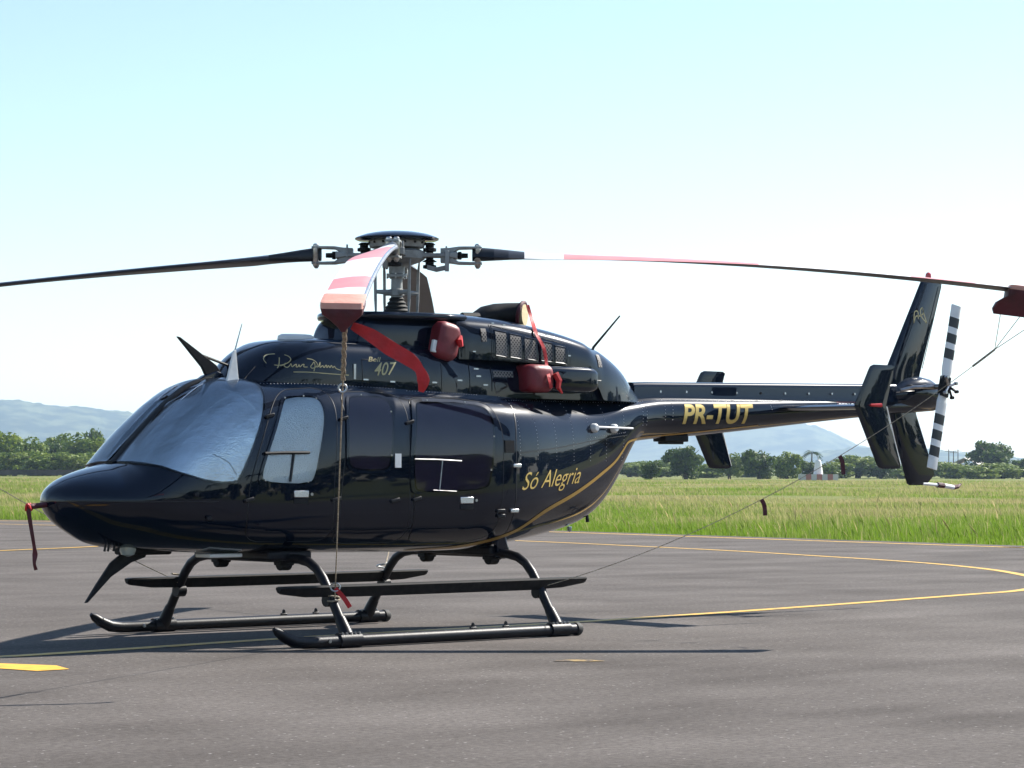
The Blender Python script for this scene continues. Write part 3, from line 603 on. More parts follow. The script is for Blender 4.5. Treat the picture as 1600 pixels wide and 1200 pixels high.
for side in (-1, 1):
    port = side < 0
    ws = patch('windshield', WS, 0.012, 'glass', heli, side, rings=34); ws['label'] = 'curved port windshield half' if port else 'curved starboard windshield half'
    outline('windshield_seal', WS, 0.008, 'trim', ws, side, 0.006, wide=0.972)
    sh = tag(patch('windshield_sunshade', WS, 0.006, 'foil', None, side, rings=34, scale=0.975, edge=False), 'silver foil sunshade behind the %s windshield half' % ('near' if port else 'far'), 'sunshade', 'foil sunshades in the windows')
    for cl_ in ([(-2.60, 74), (-2.3, 76), (-2.02, 77)], [(-2.02, 62), (-1.93, 50), (-1.86, 41)], [(-2.28, 27), (-2.16, 20), (-2.10, 13)], [(-2.45, 50), (-2.2, 52), (-1.95, 54)]):
        c_ = np.array(cl_, float); tt_ = np.linspace(0, 2, 24); P_ = surfn(np.interp(tt_, [0, 1, 2], c_[:, 0]), np.radians(np.interp(tt_, [0, 1, 2], c_[:, 1])), 0.0062); P_[:, 1] *= -side
        mb = MB(); mb.tube(list(P_), 0.0035, 6); mb.build('fold_crease', 'foil', sh)
    for nm, D_, W_, gl, key in (('crew_door', D1, W1, 'glass', 'foilbright'), ('middle_door', D2, W2, 'darkglass', 'foildim'), ('passenger_door', D3, W3, 'darkglass', 'foildim')):
        d = patch(nm, D_, 0.003, 'paint', heli, side, rings=26)
        outline('door_seal', D_, 0.0035, 'seal', d, side, 0.001, scale=1.008)
        outline('window_frame', W_, 0, 'paint', d, side, 0.012, scale=1.09, wide=0.925)
        patch('door_window', W_, 0.0115, gl, d, side, scale=1.01)
        lab = {'crew_door': 'bright crinkled foil sunshade in the front %s door window', 'middle_door': 'dim foil sunshade behind the tinted middle %s window', 'passenger_door': 'dim foil sunshade behind the large tinted rear %s window'}[nm] % ('port' if port else 'starboard')
        tag(patch('window_sunshade', W_, 0.0065, key, None, side, scale=0.97, edge=False), lab, 'sunshade', 'foil sunshades in the windows')
        if port:
            hx, hz_ = {'crew_door': (-1.53, 1.12), 'middle_door': (-0.62, 1.07), 'passenger_door': (0.12, 1.065)}[nm]
            if nm != 'middle_door':
                mb = MB(); P = xz([(hx, hz_)], 0.006)[0]; mb.box((P[0], P[1], P[2] + 0.022), (0.135, 0.014, 0.052)); mb.build('door_handle', 'chrome', d, bevel=0.004)
                mb = MB(); mb.box((P[0], P[1] + 0.004, P[2] - 0.032), (0.135, 0.012, 0.04)); mb.build('handle_recess', 'matte', d, bevel=0.003)
                mb = MB(); Q = xz([(hx + 0.10, hz_ + 0.02)], 0.002)[0]; mb.tube([Q, Q + np.array([0, -0.008, 0])], 0.012, 10); mb.build('lock', 'steel', d)
            hs = {'crew_door': [(-1.76, 1.73), (-2.0, 1.10), (-1.2, 1.1)], 'middle_door': [(-1.10, 1.72), (-0.62, 1.09)], 'passenger_door': [(-0.45, 1.70), (-0.40, 1.10)]}[nm]
            for a_, b_ in hs:
                P = xz([(a_, b_)], 0.010)[0]; mb = MB(); mb.box(P, (0.085, 0.02, 0.026), Matrix.Rotation(-0.25, 3, 'Y')); mb.build('hinge', 'skidpaint', d, bevel=0.006)
            fr = {'crew_door': [(-1.57, 1.868), (-1.40, 1.885), (-1.30, 1.868), (-1.86, 1.245), (-1.47, 1.235)], 'middle_door': [(-0.85, 1.905), (-0.62, 1.78), (-0.66, 1.44)], 'passenger_door': [(-0.2, 1.875), (0.2, 1.868), (0.415, 1.79), (0.41, 1.60), (0.37, 1.33)]}[nm]
            for a_, b_ in fr:
                P = xz([(a_, b_)], 0.012)[0]; mb = MB(); mb.tube([P, P + np.array([0, -0.004, 0])], 0.007, 8); mb.build('screw', 'steel', d)
            if nm == 'crew_door':
                mb = MB(); mb.tube(list(xz([(-1.86, 1.445), (-1.7, 1.452), (-1.46, 1.455)], 0.020)), 0.013, 6); mb.build('sliding_pane_rail', 'matte', d)
                mb = MB(); mb.tube(list(xz([(-1.60, 1.445), (-1.64, 1.235)], 0.017)), 0.010, 6); mb.build('sliding_pane_post', 'trim', d)
            if nm == 'passenger_door':
                mb = MB(); mb.tube(list(xz([(-0.43, 1.412), (-0.2, 1.41), (0.05, 1.40)], 0.018)), 0.006, 6); mb.build('sliding_pane_rail', 'steel', d)
                mb = MB(); mb.tube(list(xz([(-0.145, 1.40), (-0.175, 1.17)], 0.016)), 0.004, 6); mb.build('sliding_pane_post', 'steel', d)
                mb = MB(); mb.tube(list(xz([(-0.24, 1.168), (0.0, 1.158)], 0.016)), 0.004, 6); mb.build('sliding_pane_sill', 'steel', d)
# centre post, follows the windshield spine
mb = MB(); rings = []
for x in np.linspace(-2.76, -1.86, 26):
    z = float(ZT(x)); rings.append([(x, -0.050, z - 0.02), (x, -0.048, z + 0.008), (x, -0.03, z + 0.017), (x, 0.03, z + 0.017), (x, 0.048, z + 0.008), (x, 0.050, z - 0.02)])
mb.loft(rings); mb.build('centre_post', 'matte', heli, angle=30)
# seams, rivet rows, gold pinstripe
def strip_on(name, pts, wd, off, m, parent, n=60, taper=None):
    a = np.array(pts, float); s = np.concatenate([[0], np.cumsum(np.hypot(*np.diff(a, axis=0).T))]); fx = pchip(s, a[:, 0]); fz = pchip(s, a[:, 1]); ss = np.linspace(0, s[-1], n)
    P = np.stack([fx(ss), fz(ss)], -1); t = np.gradient(P, axis=0); t /= np.linalg.norm(t, axis=1)[:, None]; nn = np.stack([-t[:, 1], t[:, 0]], -1)
    wv = (np.full(n, wd) if taper is None else np.interp(np.linspace(0, 1, n), *taper))[:, None]
    A = P + nn * wv / 2; B = P - nn * wv / 2; V = []
    for q in (A, P, B): V.append(xz(np.stack([q[:, 0], q[:, 1]], -1), off))
    vs = np.concatenate(V); fs = []
    for r_ in range(2):
        for i in range(n - 1): fs.append((r_ * n + i, r_ * n + i + 1, (r_ + 1) * n + i + 1, (r_ + 1) * n + i))
    mb = MB(); mb.add(vs, fs); o = mb.build(name, m, parent, recalc=False)
    if sum(p.normal.y for p in o.data.polygons) > 0: o.data.flip_normals()
    return o
strip_on('gold_pinstripe', [(-0.25, 0.688), (0.158, 0.70), (0.494, 0.752), (0.762, 0.82), (1.106, 0.985), (1.55, 1.139), (1.941, 1.302), (2.16, 1.41), (2.27, 1.50), (2.36, 1.58), (2.6, 1.615), (3.2, 1.665), (4.2, 1.755)], 0.03, 0.004, 'goldline', fuse, 140, ([0, .12, .3, .5, .62, .7, 1], [.008, .03, .036, .03, .018, .012, .005]))
for pts in ([(0.69, 1.468), (1.222, 1.515), (1.713, 1.574), (2.33, 1.637)], [(0.66, 0.80), (0.665, 1.1), (0.665, 1.5), (0.70, 1.75), (0.73, 1.86)]):
    strip_on('panel_seam', pts, 0.007, 0.003, 'seal', fuse)
strip_on('nose_seam', [(-3.24, 1.095), (-3.0, 1.09), (-2.6, 1.088), (-2.25, 1.088)], 0.006, 0.003, 'seal', fuse)
rv = MB()
def rivets(pts, step=0.03, r=0.0042):
    a = np.array(pts, float); s = np.concatenate([[0], np.cumsum(np.hypot(*np.diff(a, axis=0).T))]); ss = np.arange(0, s[-1], step)
    P = np.stack([np.interp(ss, s, a[:, 0]), np.interp(ss, s, a[:, 1])], -1); A = xz(P, 0.0); Bp = xz(P, 0.0035)
    for p, q in zip(A, Bp):
        n = Vector(q - p).normalized(); u = n.cross(Vector((1, 0, 0.2))).normalized(); v = n.cross(u)
        rv.add([Vector(p) + (u * math.cos(k * 1.0472) + v * math.sin(k * 1.0472)) * r for k in range(6)] + [Vector(q)], [(k, (k + 1) % 6, 6) for k in range(6)])
for x in (0.72, 0.95, 1.22, 1.48, 1.74, 2.0, 2.28, 2.58, 2.64, 2.9, 3.0):
    zt, zb = float(ZT(x)), float(ZB(x)); rivets([(x + 0.02, zt - 0.03), (x, zt - 0.2), (x, max(zb + 0.15, zt - 0.55))])
rivets([(0.75, 1.905), (1.6, 1.915), (2.6, 1.925)], 0.035); rivets([(1.7, 1.60), (2.3, 1.66)], 0.03); rivets([(-1.75, 1.985), (-1.2, 1.995), (-0.4, 1.975)], 0.03); rivets([(-0.3, 1.96), (0.5, 1.945)], 0.03)
rivets([(4.35, 1.93), (5.0, 1.955)], 0.03); rivets([(4.35, 1.95), (5.0, 1.972)], 0.03); rivets([(4.35, 1.90), (4.33, 1.96)], 0.02); rivets([(5.02, 1.93), (5.02, 1.97)], 0.02)
ro = rv.build('rivets', 'steel', fuse, smooth=False, recalc=True); ro['kind'] = 'stuff'
P = xz([(0.585, 1.52)], 0.004)[0]; mb = MB(); mb.box(P, (0.10, 0.012, 0.10), Matrix.Rotation(-0.06, 3, 'X')); mb.build('static_vent', 'matte', fuse, smooth=False)
P = xz([(-0.59, 1.40)], 0.006)[0]; mb = MB(); mb.box(P, (0.062, 0.006, 0.11)); mb.build('door_placard', 'white', fuse, smooth=False)
for a_, b_ in [(0.66, 1.365), (0.65, 1.0), (0.49, 1.0), (0.50, 0.96), (-2.43, 1.14), (-2.32, 0.968)]:
    P = xz([(a_, b_)], 0.012)[0]; mb = MB(); mb.box(P, (0.085 if a_ > 0 else 0.04, 0.022, 0.03)); mb.build('latch', 'skidpaint' if a_ < .6 else 'chrome', fuse, bevel=0.006)
for a_ in (1.80, 2.10):
    P = xz([(a_, 1.69)], 0.0)[0]; mb = MB(); mb.tube([P, P + np.array([0.0, -0.03, 0]), P + np.array([0.0, -0.055, 0])], [0.04, 0.04, 0.022], 14); mb.build('fuel_drain_knob', 'white', fuse)
P = xz([(1.82, 1.69), (2.33, 1.695)], 0.04); mb = MB(); mb.tube([P[0], P[1] + np.array([0, -0.02, 0])], 0.009, 8); mb.build('port_rod', 'white', fuse)

# ------------------------------------------------------------------ upper cowlings
def arch(x, w, z0, z1, n, shear=0.0, m=44):
    out = []
    for k in range(m + 1):
        p = math.pi * k / m; c, s_ = math.cos(p), math.sin(p); q = (abs(c) ** n + abs(s_) ** n) ** (-1 / n)
        z = z0 + (z1 - z0) * s_ * q; out.append((x + shear * (z - z0), -w * c * q, z))
    return out
def arch_loft(name, rows, m, parent, cap=(True, True), angle=45, sub=60):
    a = np.array(rows, float); f = [pchip(a[:, 0], a[:, k]) for k in range(1, a.shape[1])]
    mb = MB(); mb.loft([arch(x, *[float(g(x)) for g in f]) for x in np.linspace(a[0, 0], a[-1, 0], sub)], True, cap)
    return mb.build(name, m, parent, angle=angle)
roof = arch_loft('roof_fairing', [(-1.80, .16, 1.93, 2.025, 2.2), (-1.72, .26, 1.93, 2.10, 2.3), (-1.62, .33, 1.93, 2.20, 2.5), (-1.50, .385, 1.93, 2.28, 2.8), (-1.36, .425, 1.93, 2.335, 3.2), (-1.15, .455, 1.93, 2.36, 3.8), (-.9, .468, 1.93, 2.37, 4.2), (-.4, .47, 1.93, 2.37, 4.2), (.1, .462, 1.93, 2.36, 4.2), (.35, .445, 1.93, 2.33, 4), (.7, .415, 1.93, 2.28, 4), (1.6, .40, 1.93, 2.26, 4), (2.2, .34, 1.93, 2.2, 3.5), (2.5, .22, 1.93, 2.08, 3)], 'paint', heli, sub=110)
def yroof(x, z, tabf=None):
    a = np.array([(-1.5, .385), (-1.36, .425), (-1.15, .455), (-.9, .468), (-.4, .47), (.1, .462), (.35, .445), (.7, .415), (1.6, .40)]); nn = np.interp(x, [-1.5, -1.15, -.9, 2], [2.8, 3.8, 4.2, 4]); w_ = np.interp(x, a[:, 0], a[:, 1]); zt = np.interp(x, [-1.5, -1.36, -1.15, -.9, .1, .35, .7], [2.28, 2.335, 2.36, 2.37, 2.36, 2.33, 2.28])
    k = np.clip((z - 1.93) / (zt - 1.93), 0, 1); return -w_ * (1 - k ** nn) ** (1 / nn)
mb = MB(); mb.lathe([(0.19, 0.0), (0.185, 0.03), (0.15, 0.045)], n=24); o = mb.build('roof_antenna_puck', 'white', roof); o.location = (-1.1, -0.1, 2.35); o.scale = (0.9, 0.5, 1)
py = arch_loft('pylon_fairing', [(-.70, .25, 2.30, 2.50, 5, .35), (-.66, .30, 2.30, 2.545, 6, .3), (-.5, .335, 2.30, 2.55, 7, .2), (0, .345, 2.30, 2.555, 7, 0), (.62, .345, 2.30, 2.56, 7, 0)], 'paint', heli)
# deck plate with rounded overhanging lip
def plan_slab(name, outl, z0, z1, m, parent, slope=0.0, bev=0.02):
    mb = MB(); n = len(outl); c = np.mean(outl, 0)
    rings = []
    for q, z in ((0.965, z0), (0.992, z0 + (z1 - z0) * .22), (1.0, z0 + (z1 - z0) * .5), (0.99, z0 + (z1 - z0) * .8), (0.955, z1)):
        rings.append([(c[0] + (x - c[0]) * q, y * q, z + slope * x) for x, y in outl])
    mb.loft(rings); return mb.build(name, m, parent, angle=60)
lip = [(-0.72 + 0.42 * (1 - math.cos(a)), -0.405 * math.sin(a)) for a in np.linspace(0, math.pi / 2, 12)] + [(0.2, -0.41), (0.42, -0.40)]
lip = lip + [(x, -y) for x, y in lip[::-1][:-1]]
plan_slab('deck_lip', lip, 2.545, 2.600, 'paint', heli, 0.012)
cowl = arch_loft('engine_cowling', [(.30, .44, 2.235, 2.60, 5), (.40, .452, 2.235, 2.615, 4.5), (.8, .455, 2.232, 2.605, 4.2), (1.36, .45, 2.22, 2.535, 4), (1.75, .435, 2.18, 2.46, 3.8), (1.9, .42, 2.02, 2.42, 3.6), (1.97, .41, 1.93, 2.405, 3.6), (2.15, .37, 1.93, 2.335, 3.4), (2.33, .31, 1.93, 2.235, 3.2), (2.46, .245, 1.93, 2.13, 3), (2.60, .17, 1.93, 2.03, 2.6)], 'paint', heli, sub=90)
def ycowl(x, z):
    w_ = np.interp(x, [.3, .4, .8, 1.36, 1.75, 1.97, 2.15], [.44, .452, .455, .45, .435, .41, .37]); z0 = np.interp(x, [.3, .8, 1.36, 1.75, 1.9, 1.97], [2.235, 2.232, 2.22, 2.18, 2.02, 1.93]); zt = np.interp(x, [.3, .4, .8, 1.36, 1.75, 1.97, 2.15], [2.6, 2.615, 2.605, 2.535, 2.46, 2.405, 2.335]); n = np.interp(x, [.3, .4, .8, 1.36, 2], [5, 4.5, 4.2, 4, 3.6])
    k = np.clip((z - z0) / (zt - z0), 0, 1); return -w_ * (1 - k ** n) ** (1 / n)
def mesh_material():
    m = mat('woven_wire_grille', (0.01, 0.01, 0.011), 0.5, 0.0, spec=0.15); t = m.node_tree; b = t.nodes['Principled BSDF']
    v = t.nodes.new('ShaderNodeTexVoronoi'); v.inputs['Scale'].default_value = 42; v.inputs['Randomness'].default_value = 0.0
    mp = t.nodes.new('ShaderNodeMapping'); mp.inputs['Rotation'].default_value = (0, math.radians(45), 0); t.links.new(t.nodes['Texture Coordinate'].outputs['Object'], mp.inputs[0]); t.links.new(mp.outputs[0], v.inputs['Vector'])
    r = t.nodes.new('ShaderNodeMapRange'); r.inputs[1].default_value = 0.30; r.inputs[2].default_value = 0.42; t.links.new(v.outputs['Distance'], r.inputs[0])
    mx = t.nodes.new('ShaderNodeMix'); mx.data_type = 'RGBA'; mx.inputs[6].default_value = (0.008, 0.008, 0.009, 1); mx.inputs[7].default_value = (0.22, 0.205, 0.19, 1); t.links.new(r.outputs[0], mx.inputs[0]); t.links.new(mx.outputs[2], b.inputs['Base Color'])
    return m
M['wire'] = mesh_material()
def cowl_patch(name, x0, x1, za, zb, m, parent, off, fy, nx=6, nz=8, thick=0.0):
    """za, zb: (z at x0, z at x1) of the lower and upper edge"""
    vs = []; fs = []
    for i in range(nx + 1):
        u = i / nx; x = x0 + (x1 - x0) * u
        for j in range(nz + 1):
            v = j / nz; lo = za[0] + (za[1] - za[0]) * u; hi = zb[0] + (zb[1] - zb[0]) * u; z = lo + (hi - lo) * v
            vs.append((x, float(fy(x, z)) - off, z))
            if i and j: a = i * (nz + 1) + j; fs.append((a - nz - 2, a - 1, a, a - nz - 1))
    mb = MB(); mb.add(vs, fs); o = mb.build(name, m, parent, recalc=False)
    if sum(p.normal.y for p in o.data.polygons) > 0: o.data.flip_normals()
    return o
def frame_on(name, pts, r, m, parent, fy, off=0.003):
    P = []
    for i in range(len(pts)):
        a, b = pts[i], pts[(i + 1) % len(pts)]
        for k in range(5): x = a[0] + (b[0] - a[0]) * k / 5; z = a[1] + (b[1] - a[1]) * k / 5; P.append((x, float(fy(x, z)) - off, z))
    P.append(P[0]); mb = MB(); mb.tube(P, r, 5, cap=False); return mb.build(name, m, parent)
for x0, x1, t0, t1, b0, b1 in [(.69, .812, 2.478, 2.463, 2.272, 2.258), (.85, .975, 2.455, 2.44, 2.262, 2.25), (1.012, 1.14, 2.43, 2.415, 2.252, 2.243), (1.198, 1.322, 2.405, 2.39, 2.243, 2.236), (1.36, 1.476, 2.375, 2.36, 2.234, 2.226)]:
    g = cowl_patch('grille', x0, x1, (b0 + 0.012, b1 + 0.012), (t0, t1), 'wire', cowl, 0.004, ycowl)
    frame_on('grille_frame', [(x0 - .006, b0 + .004), (x1 + .006, b1 + .004), (x1 + .006, t1 + .008), (x0 - .006, t0 + .008)], 0.0055, 'paint', g, ycowl)
for x, z in ((.56, 2.44), (1.92, 2.27)):
    o = cowl_patch('inspection_cap', x - .028, x + .028, (z - .055, z - .055), (z + .055, z + .055), 'wire', cowl, 0.006, ycowl)
for pts in ([(.64, 2.24), (.64, 2.53)], [(1.53, 2.22), (1.53, 2.44)], [(.66, 2.245), (1.5, 2.222), (1.5, 2.395), (.66, 2.525), (.66, 2.245)], [(1.80, 1.96), (1.80, 2.10), (1.92, 2.10)]):
    P = [(x, float(ycowl(x, z)) - 0.0015, z) for a, b in zip(pts[:-1], pts[1:]) for x, z in [(a[0] + (b[0] - a[0]) * k / 8, a[1] + (b[1] - a[1]) * k / 8) for k in range(9)]]
    mb = MB(); mb.tube(P, 0.003, 4); mb.build('panel_seam', 'seal', cowl)
for x, z in ((.45, 2.30), (.70, 2.545), (.82, 2.535), (1.1, 2.50), (1.3, 2.47), (1.52, 2.30)):
    mb = MB(); mb.box((x, float(ycowl(x, z)) - .004, z), (.03, .006, .01)); mb.build('fastener', 'chrome', cowl, smooth=False)
mb = MB(); mb.tube([(.62, -.1, 2.615), (.80, -.1, 2.62)], [.03, .03], 8); mb.build('top_bracket', 'matte', cowl)
# lower side panels: seams, fasteners
for pts in ([(-.72, 1.98), (-.72, 2.20), (-.10, 2.20)], [(-.10, 2.0), (-.10, 2.22)], [(.1, 1.98), (.1, 2.2)], [(.42, 1.98), (.42, 2.2)], [(.68, 1.98), (.68, 2.18)], [(-1.45, 2.30), (-1.1, 2.325), (.2, 2.32)]):
    P = [(x, float(yroof(x, z)) - 0.0015, z) for a, b in zip(pts[:-1], pts[1:]) for x, z in [(a[0] + (b[0] - a[0]) * k / 8, a[1] + (b[1] - a[1]) * k / 8) for k in range(9)]]
    mb = MB(); mb.tube(P, 0.003, 4); mb.build('panel_seam', 'seal', roof)
for x, z in ((-.69, 2.04), (-.42, 2.03), (-.13, 2.04), (.02, 2.035), (-.10, 2.12), (.50, 2.16), (.52, 2.10), (.60, 2.03), (.30, 2.06)):
    mb = MB(); mb.box((x, float(yroof(x, z)) - .004, z), (.05, .006, .012)); mb.build('fastener', 'chrome', roof, smooth=False)
mb = MB(); mb.box((-.80, float(yroof(-.8, 2.10)) - .004, 2.10), (.022, .008, .12)); mb.build('drain_slot', 'steel', roof, smooth=False)
o = cowl_patch('intake_screen', .70, .92, (2.10, 2.10), (2.15, 2.15), 'wire', roof, 0.004, yroof)
# side scoop
def rbox_rings(x0, x1, y0, y1, z0, z1, r, n=6, ends=0.05):
    def sec(x, k):
        cy, cz = (y0 + y1) / 2, (z0 + z1) / 2; hy, hz = (y1 - y0) / 2 * k, (z1 - z0) / 2 * k; out = []
        rr = min(r, hy * .95, hz * .95)
        for q, (sy, sz) in enumerate(((1, 1), (-1, 1), (-1, -1), (1, -1))):
            for j in range(n + 1):
                a = math.pi / 2 * (q + j / n); out.append((x, cy + sy * (hy - rr) + rr * math.cos(a), cz + sz * (hz - rr) + rr * math.sin(a)))
        return out
    return [sec(x0, .80), sec(x0 + ends * .35, .93), sec(x0 + ends, 1), sec(x1 - ends, 1), sec(x1 - ends * .35, .93), sec(x1, .80)]
mb = MB(); rr = rbox_rings(1.10, 1.78, -.55, -.30, 1.985, 2.205, .05, ends=.12); mb.loft(rr); mb.build('side_scoop', 'paint', heli, angle=50)
# exhaust
mb = MB(); rings = []
EXR = ((.80, .02, 2.58, .09, .03, 0), (.865, .01, 2.60, .118, .062, 4), (.93, 0, 2.628, .125, .085, 12), (1.04, -.02, 2.645, .128, .095, 22), (1.14, -.07, 2.650, .13, .098, 36), (1.23, -.15, 2.652, .13, .098, 54))
for x, y, zc, ry, rz, an_ in EXR:
    b_ = math.radians(an_); rings.append([(x + ry * math.cos(a) * math.sin(b_) , y + ry * math.cos(a) * math.cos(b_), zc + rz * math.sin(a)) for a in [2 * math.pi * k / 28 for k in range(28)]])
mb.loft(rings, cap=(True, False)); ex = mb.build('exhaust_stack', 'matte', heli)
# ------------------------------------------------------------------ lettering
def text_mesh(txt, size, shear=0.0, offset=0.0, sx=1.0):
    cu = bpy.data.curves.new('txt', 'FONT'); cu.body = txt; cu.size = size; cu.shear = shear; cu.offset = offset; cu.resolution_u = 4
    o = bpy.data.objects.new('txt', cu); COL.objects.link(o); dg = bpy.context.evaluated_depsgraph_get(); me = bpy.data.meshes.new_from_object(o.evaluated_get(dg)); bpy.data.objects.remove(o)
    bm = bmesh.new(); bm.from_mesh(me); xs = [v.co.x for v in bm.verts]; ys = [v.co.y for v in bm.verts]
    for lo, hi, ax in ((min(xs), max(xs), 0), (min(ys), max(ys), 1)):
        k = lo + .015
        while k < hi:
            co = [0, 0, 0]; no = [0, 0, 0]; co[ax] = k; no[ax] = 1
            bmesh.ops.bisect_plane(bm, geom=bm.verts[:] + bm.edges[:] + bm.faces[:], plane_co=co, plane_no=no); k += .02
    bm.verts.ensure_lookup_table(); V = np.array([v.co for v in bm.verts]); F = [tuple(v.index for v in f.verts) for f in bm.faces]; bm.verts.index_update(); bm.free()
    V[:, 0] *= sx; return V, F
def put_text(name, txt, size, x0, z0, m, parent, fn, shear=0, offset=0, width=None, rot=0.0):
    V, F = text_mesh(txt, size, shear, offset)
    V[:, 0] -= V[:, 0].min()
    if width: V[:, 0] *= width / V[:, 0].max()
    X = x0 + V[:, 0] * math.cos(rot) - V[:, 1] * math.sin(rot); Z = z0 + V[:, 1] * math.cos(rot) + V[:, 0] * math.sin(rot)
    mb = MB(); mb.add(fn(X, Z), F); o = mb.build(name, m, parent, smooth=False, recalc=False)
    if sum(p.normal.y for p in o.data.polygons) > 0: o.data.flip_normals()
    return o
on_body = lambda X, Z: xz(np.stack([X, Z], -1), 0.004)
on_roof = lambda X, Z: np.stack([X, yroof(X, Z) - 0.004, Z], -1)
put_text('registration', 'PR-TUT', 0.235, 3.13, 1.755, 'gold', boom, on_body, 0.22, 0.0065, 0.96, 0.02)
put_text('brush_lettering', 'Só Alegria', 0.205, 0.735, 1.165, 'gold', fuse, on_body, 0.55, -0.001, 0.86, 0.07)
put_text('warning_text', 'PERIGO', 0.06, 5.33, 1.935, 'white', boom, on_body, 0, 0.001, 0.30, 0.01)
strip_on('warning_placard', [(5.31, 1.958), (5.66, 1.964)], 0.075, 0.0025, 'markred', boom, 12)
put_text('model_lettering', 'Bell', 0.055, -0.655, 2.185, 'palegold', roof, on_roof, 0.3, 0.0, 0.13)
put_text('number_lettering', '407', 0.145, -0.60, 2.075, 'palegold', roof, on_roof, 0.45, 0.001, 0.235, 0.06)
def ribbon_on(name, strokes, wd, m, parent, fy):
    mb = MB()
    for st in strokes:
        Q = smooth_path(st, 5); vs = []; fs = []
        for i, p in enumerate(Q):
            t = (Q[min(i + 1, len(Q) - 1)] - Q[max(i - 1, 0)]).normalized(); nx, nz = -t.y * wd / 2, t.x * wd / 2
            for s_ in (1, -1): x, z = p.x + nx * s_, p.y + nz * s_; vs.append((x, float(fy(x, z)) - .0045, z))
            if i: fs.append((2 * i - 2, 2 * i - 1, 2 * i + 1, 2 * i))
        mb.add(vs, fs)
    return mb.build(name, m, parent, smooth=False, recalc=False)
def sg(pts): return [(-1.60 + u * 0.0055 * .62, 2.055 + (500 - v) * 0.00335 * .32) for u, v in pts]
# signature strokes traced from its shape (u, v in drawing units)
def sgn(pts): return [(-1.585 + (u - 370) * 0.001083, 2.072 + (490 - v) * 0.00088) for u, v in pts]
sig = [[(385, 405), (375, 370), (410, 335), (480, 318), (550, 330), (570, 365), (540, 400), (490, 420), (450, 418)], [(500, 350), (480, 420), (465, 445)], [(490, 425), (515, 415), (530, 400), (515, 425), (535, 438), (555, 420), (565, 405), (570, 432), (590, 415), (605, 410), (600, 432), (615, 430), (625, 412), (630, 432), (650, 412), (665, 408), (660, 430), (690, 430)],
       [(695, 355), (740, 365), (770, 400), (755, 430), (725, 440), (715, 425), (730, 405), (745, 385), (750, 420), (738, 468)], [(745, 425), (775, 425), (795, 385), (790, 430), (815, 415), (825, 432), (845, 408), (850, 432), (865, 412), (875, 430), (890, 410), (900, 430), (915, 418), (935, 440), (1000, 456)], [(575, 478), (700, 476), (850, 484), (1040, 492)]]
ribbon_on('signature', [sgn(s_) for s_ in sig], 0.0065, 'palegold', roof, yroof)
# ------------------------------------------------------------------ drive shaft cover, fin, stabiliser, tail
mb = MB(); rings = []
for x in np.linspace(2.62, 6.22, 40):
    z1 = float(np.interp(x, [2.62, 2.75, 5.8, 6.22], [2.112, 2.118, 2.176, 2.186])); z0 = float(ZT(x)) - .03; hw = float(np.interp(x, [2.62, 6.2], [.105, .085])); r = .045
    sec = [(x, -hw - .012, z0), (x, -hw, z0 + .06)] + [(x, -hw + r - r * math.cos(a), z1 - r + r * math.sin(a)) for a in np.linspace(0, math.pi / 2, 7)]
    rings.append(sec + [(p[0], -p[1], p[2]) for p in sec[::-1]])
mb.loft(rings); sc_ = mb.build('shaft_cover', 'paint', heli, angle=35)
for k, x in enumerate(np.linspace(2.95, 5.9, 10)):
    z = float(ZT(x)) + .045; mb = MB(); mb.tube([(x, -.09, z), (x, -.104, z)], .011, 8); mb.build('latch_button', 'chrome' if k != 4 else 'matte', sc_)
def foil_plate(name, quad_rows, m, parent, n=14):
    """rows: (z, x_le, x_te, y, thick) bottom to top"""
    mb = MB(); rings = []
    for z, a, b, y, th in quad_rows:
        up = []; c = b - a
        for k in range(n + 1):
            t = k / n; yt = th * (1.485 * math.sqrt(t) * 1 - .63 * t - 1.758 * t * t + 1.4215 * t ** 3 - .5075 * t ** 4) * 1.0 + .004
            up.append((a + c * t, yt))
        rings.append([(x, y - q, z) for x, q in up] + [(x, y + q, z) for x, q in up[::-1]])
    mb.loft(rings); return mb.build(name, m, parent, angle=40)
fin = foil_plate('vertical_fin', [(1.195, 6.50, 6.73, 0, .015), (1.21, 6.465, 6.77, 0, .03), (1.30, 6.43, 6.885, 0, .05), (1.90, 6.17, 6.60, 0, .06), (2.10, 6.12, 6.60, 0, .06), (2.30, 6.13, 6.66, 0, .06), (2.38, 6.18, 6.69, 0, .06), (3.20, 6.672, 7.0, 0, .045), (3.232, 6.695, 6.995, 0, .03), (3.245, 6.74, 6.96, 0, .012)], 'paint', heli)
mb = MB(); mb.tube([(6.66, -.033, 2.35), (7.0 - .035, -.026, 3.18)], .004, 5); mb.build('fin_trailing_seam', 'seal', fin)
mb = MB(); mb.tube([(6.28, -.05, 2.38), (6.73, -.036, 3.2)], .004, 5); mb.build('fin_leading_seam', 'seal', fin)
mb = MB(); mb.lathe([(.03, 0), (.032, .03), (.028, .06), (.012, .075)], (6.80, 0, 3.24), 12); mb.build('beacon_light', 'redlens', fin)
emb = [[(6.50, 2.79), (6.53, 2.86), (6.60, 2.87), (6.645, 2.90), (6.63, 2.95), (6.60, 2.92), (6.62, 2.86), (6.70, 2.80)], [(6.50, 2.79), (6.51, 2.90), (6.56, 2.91), (6.57, 2.84)], [(6.63, 2.95), (6.66, 2.88), (6.70, 2.80)]]
ribbon_on('fin_emblem', emb, .012, 'palegold', fin, lambda x, z: -.058)
stab = MB(); rings = []
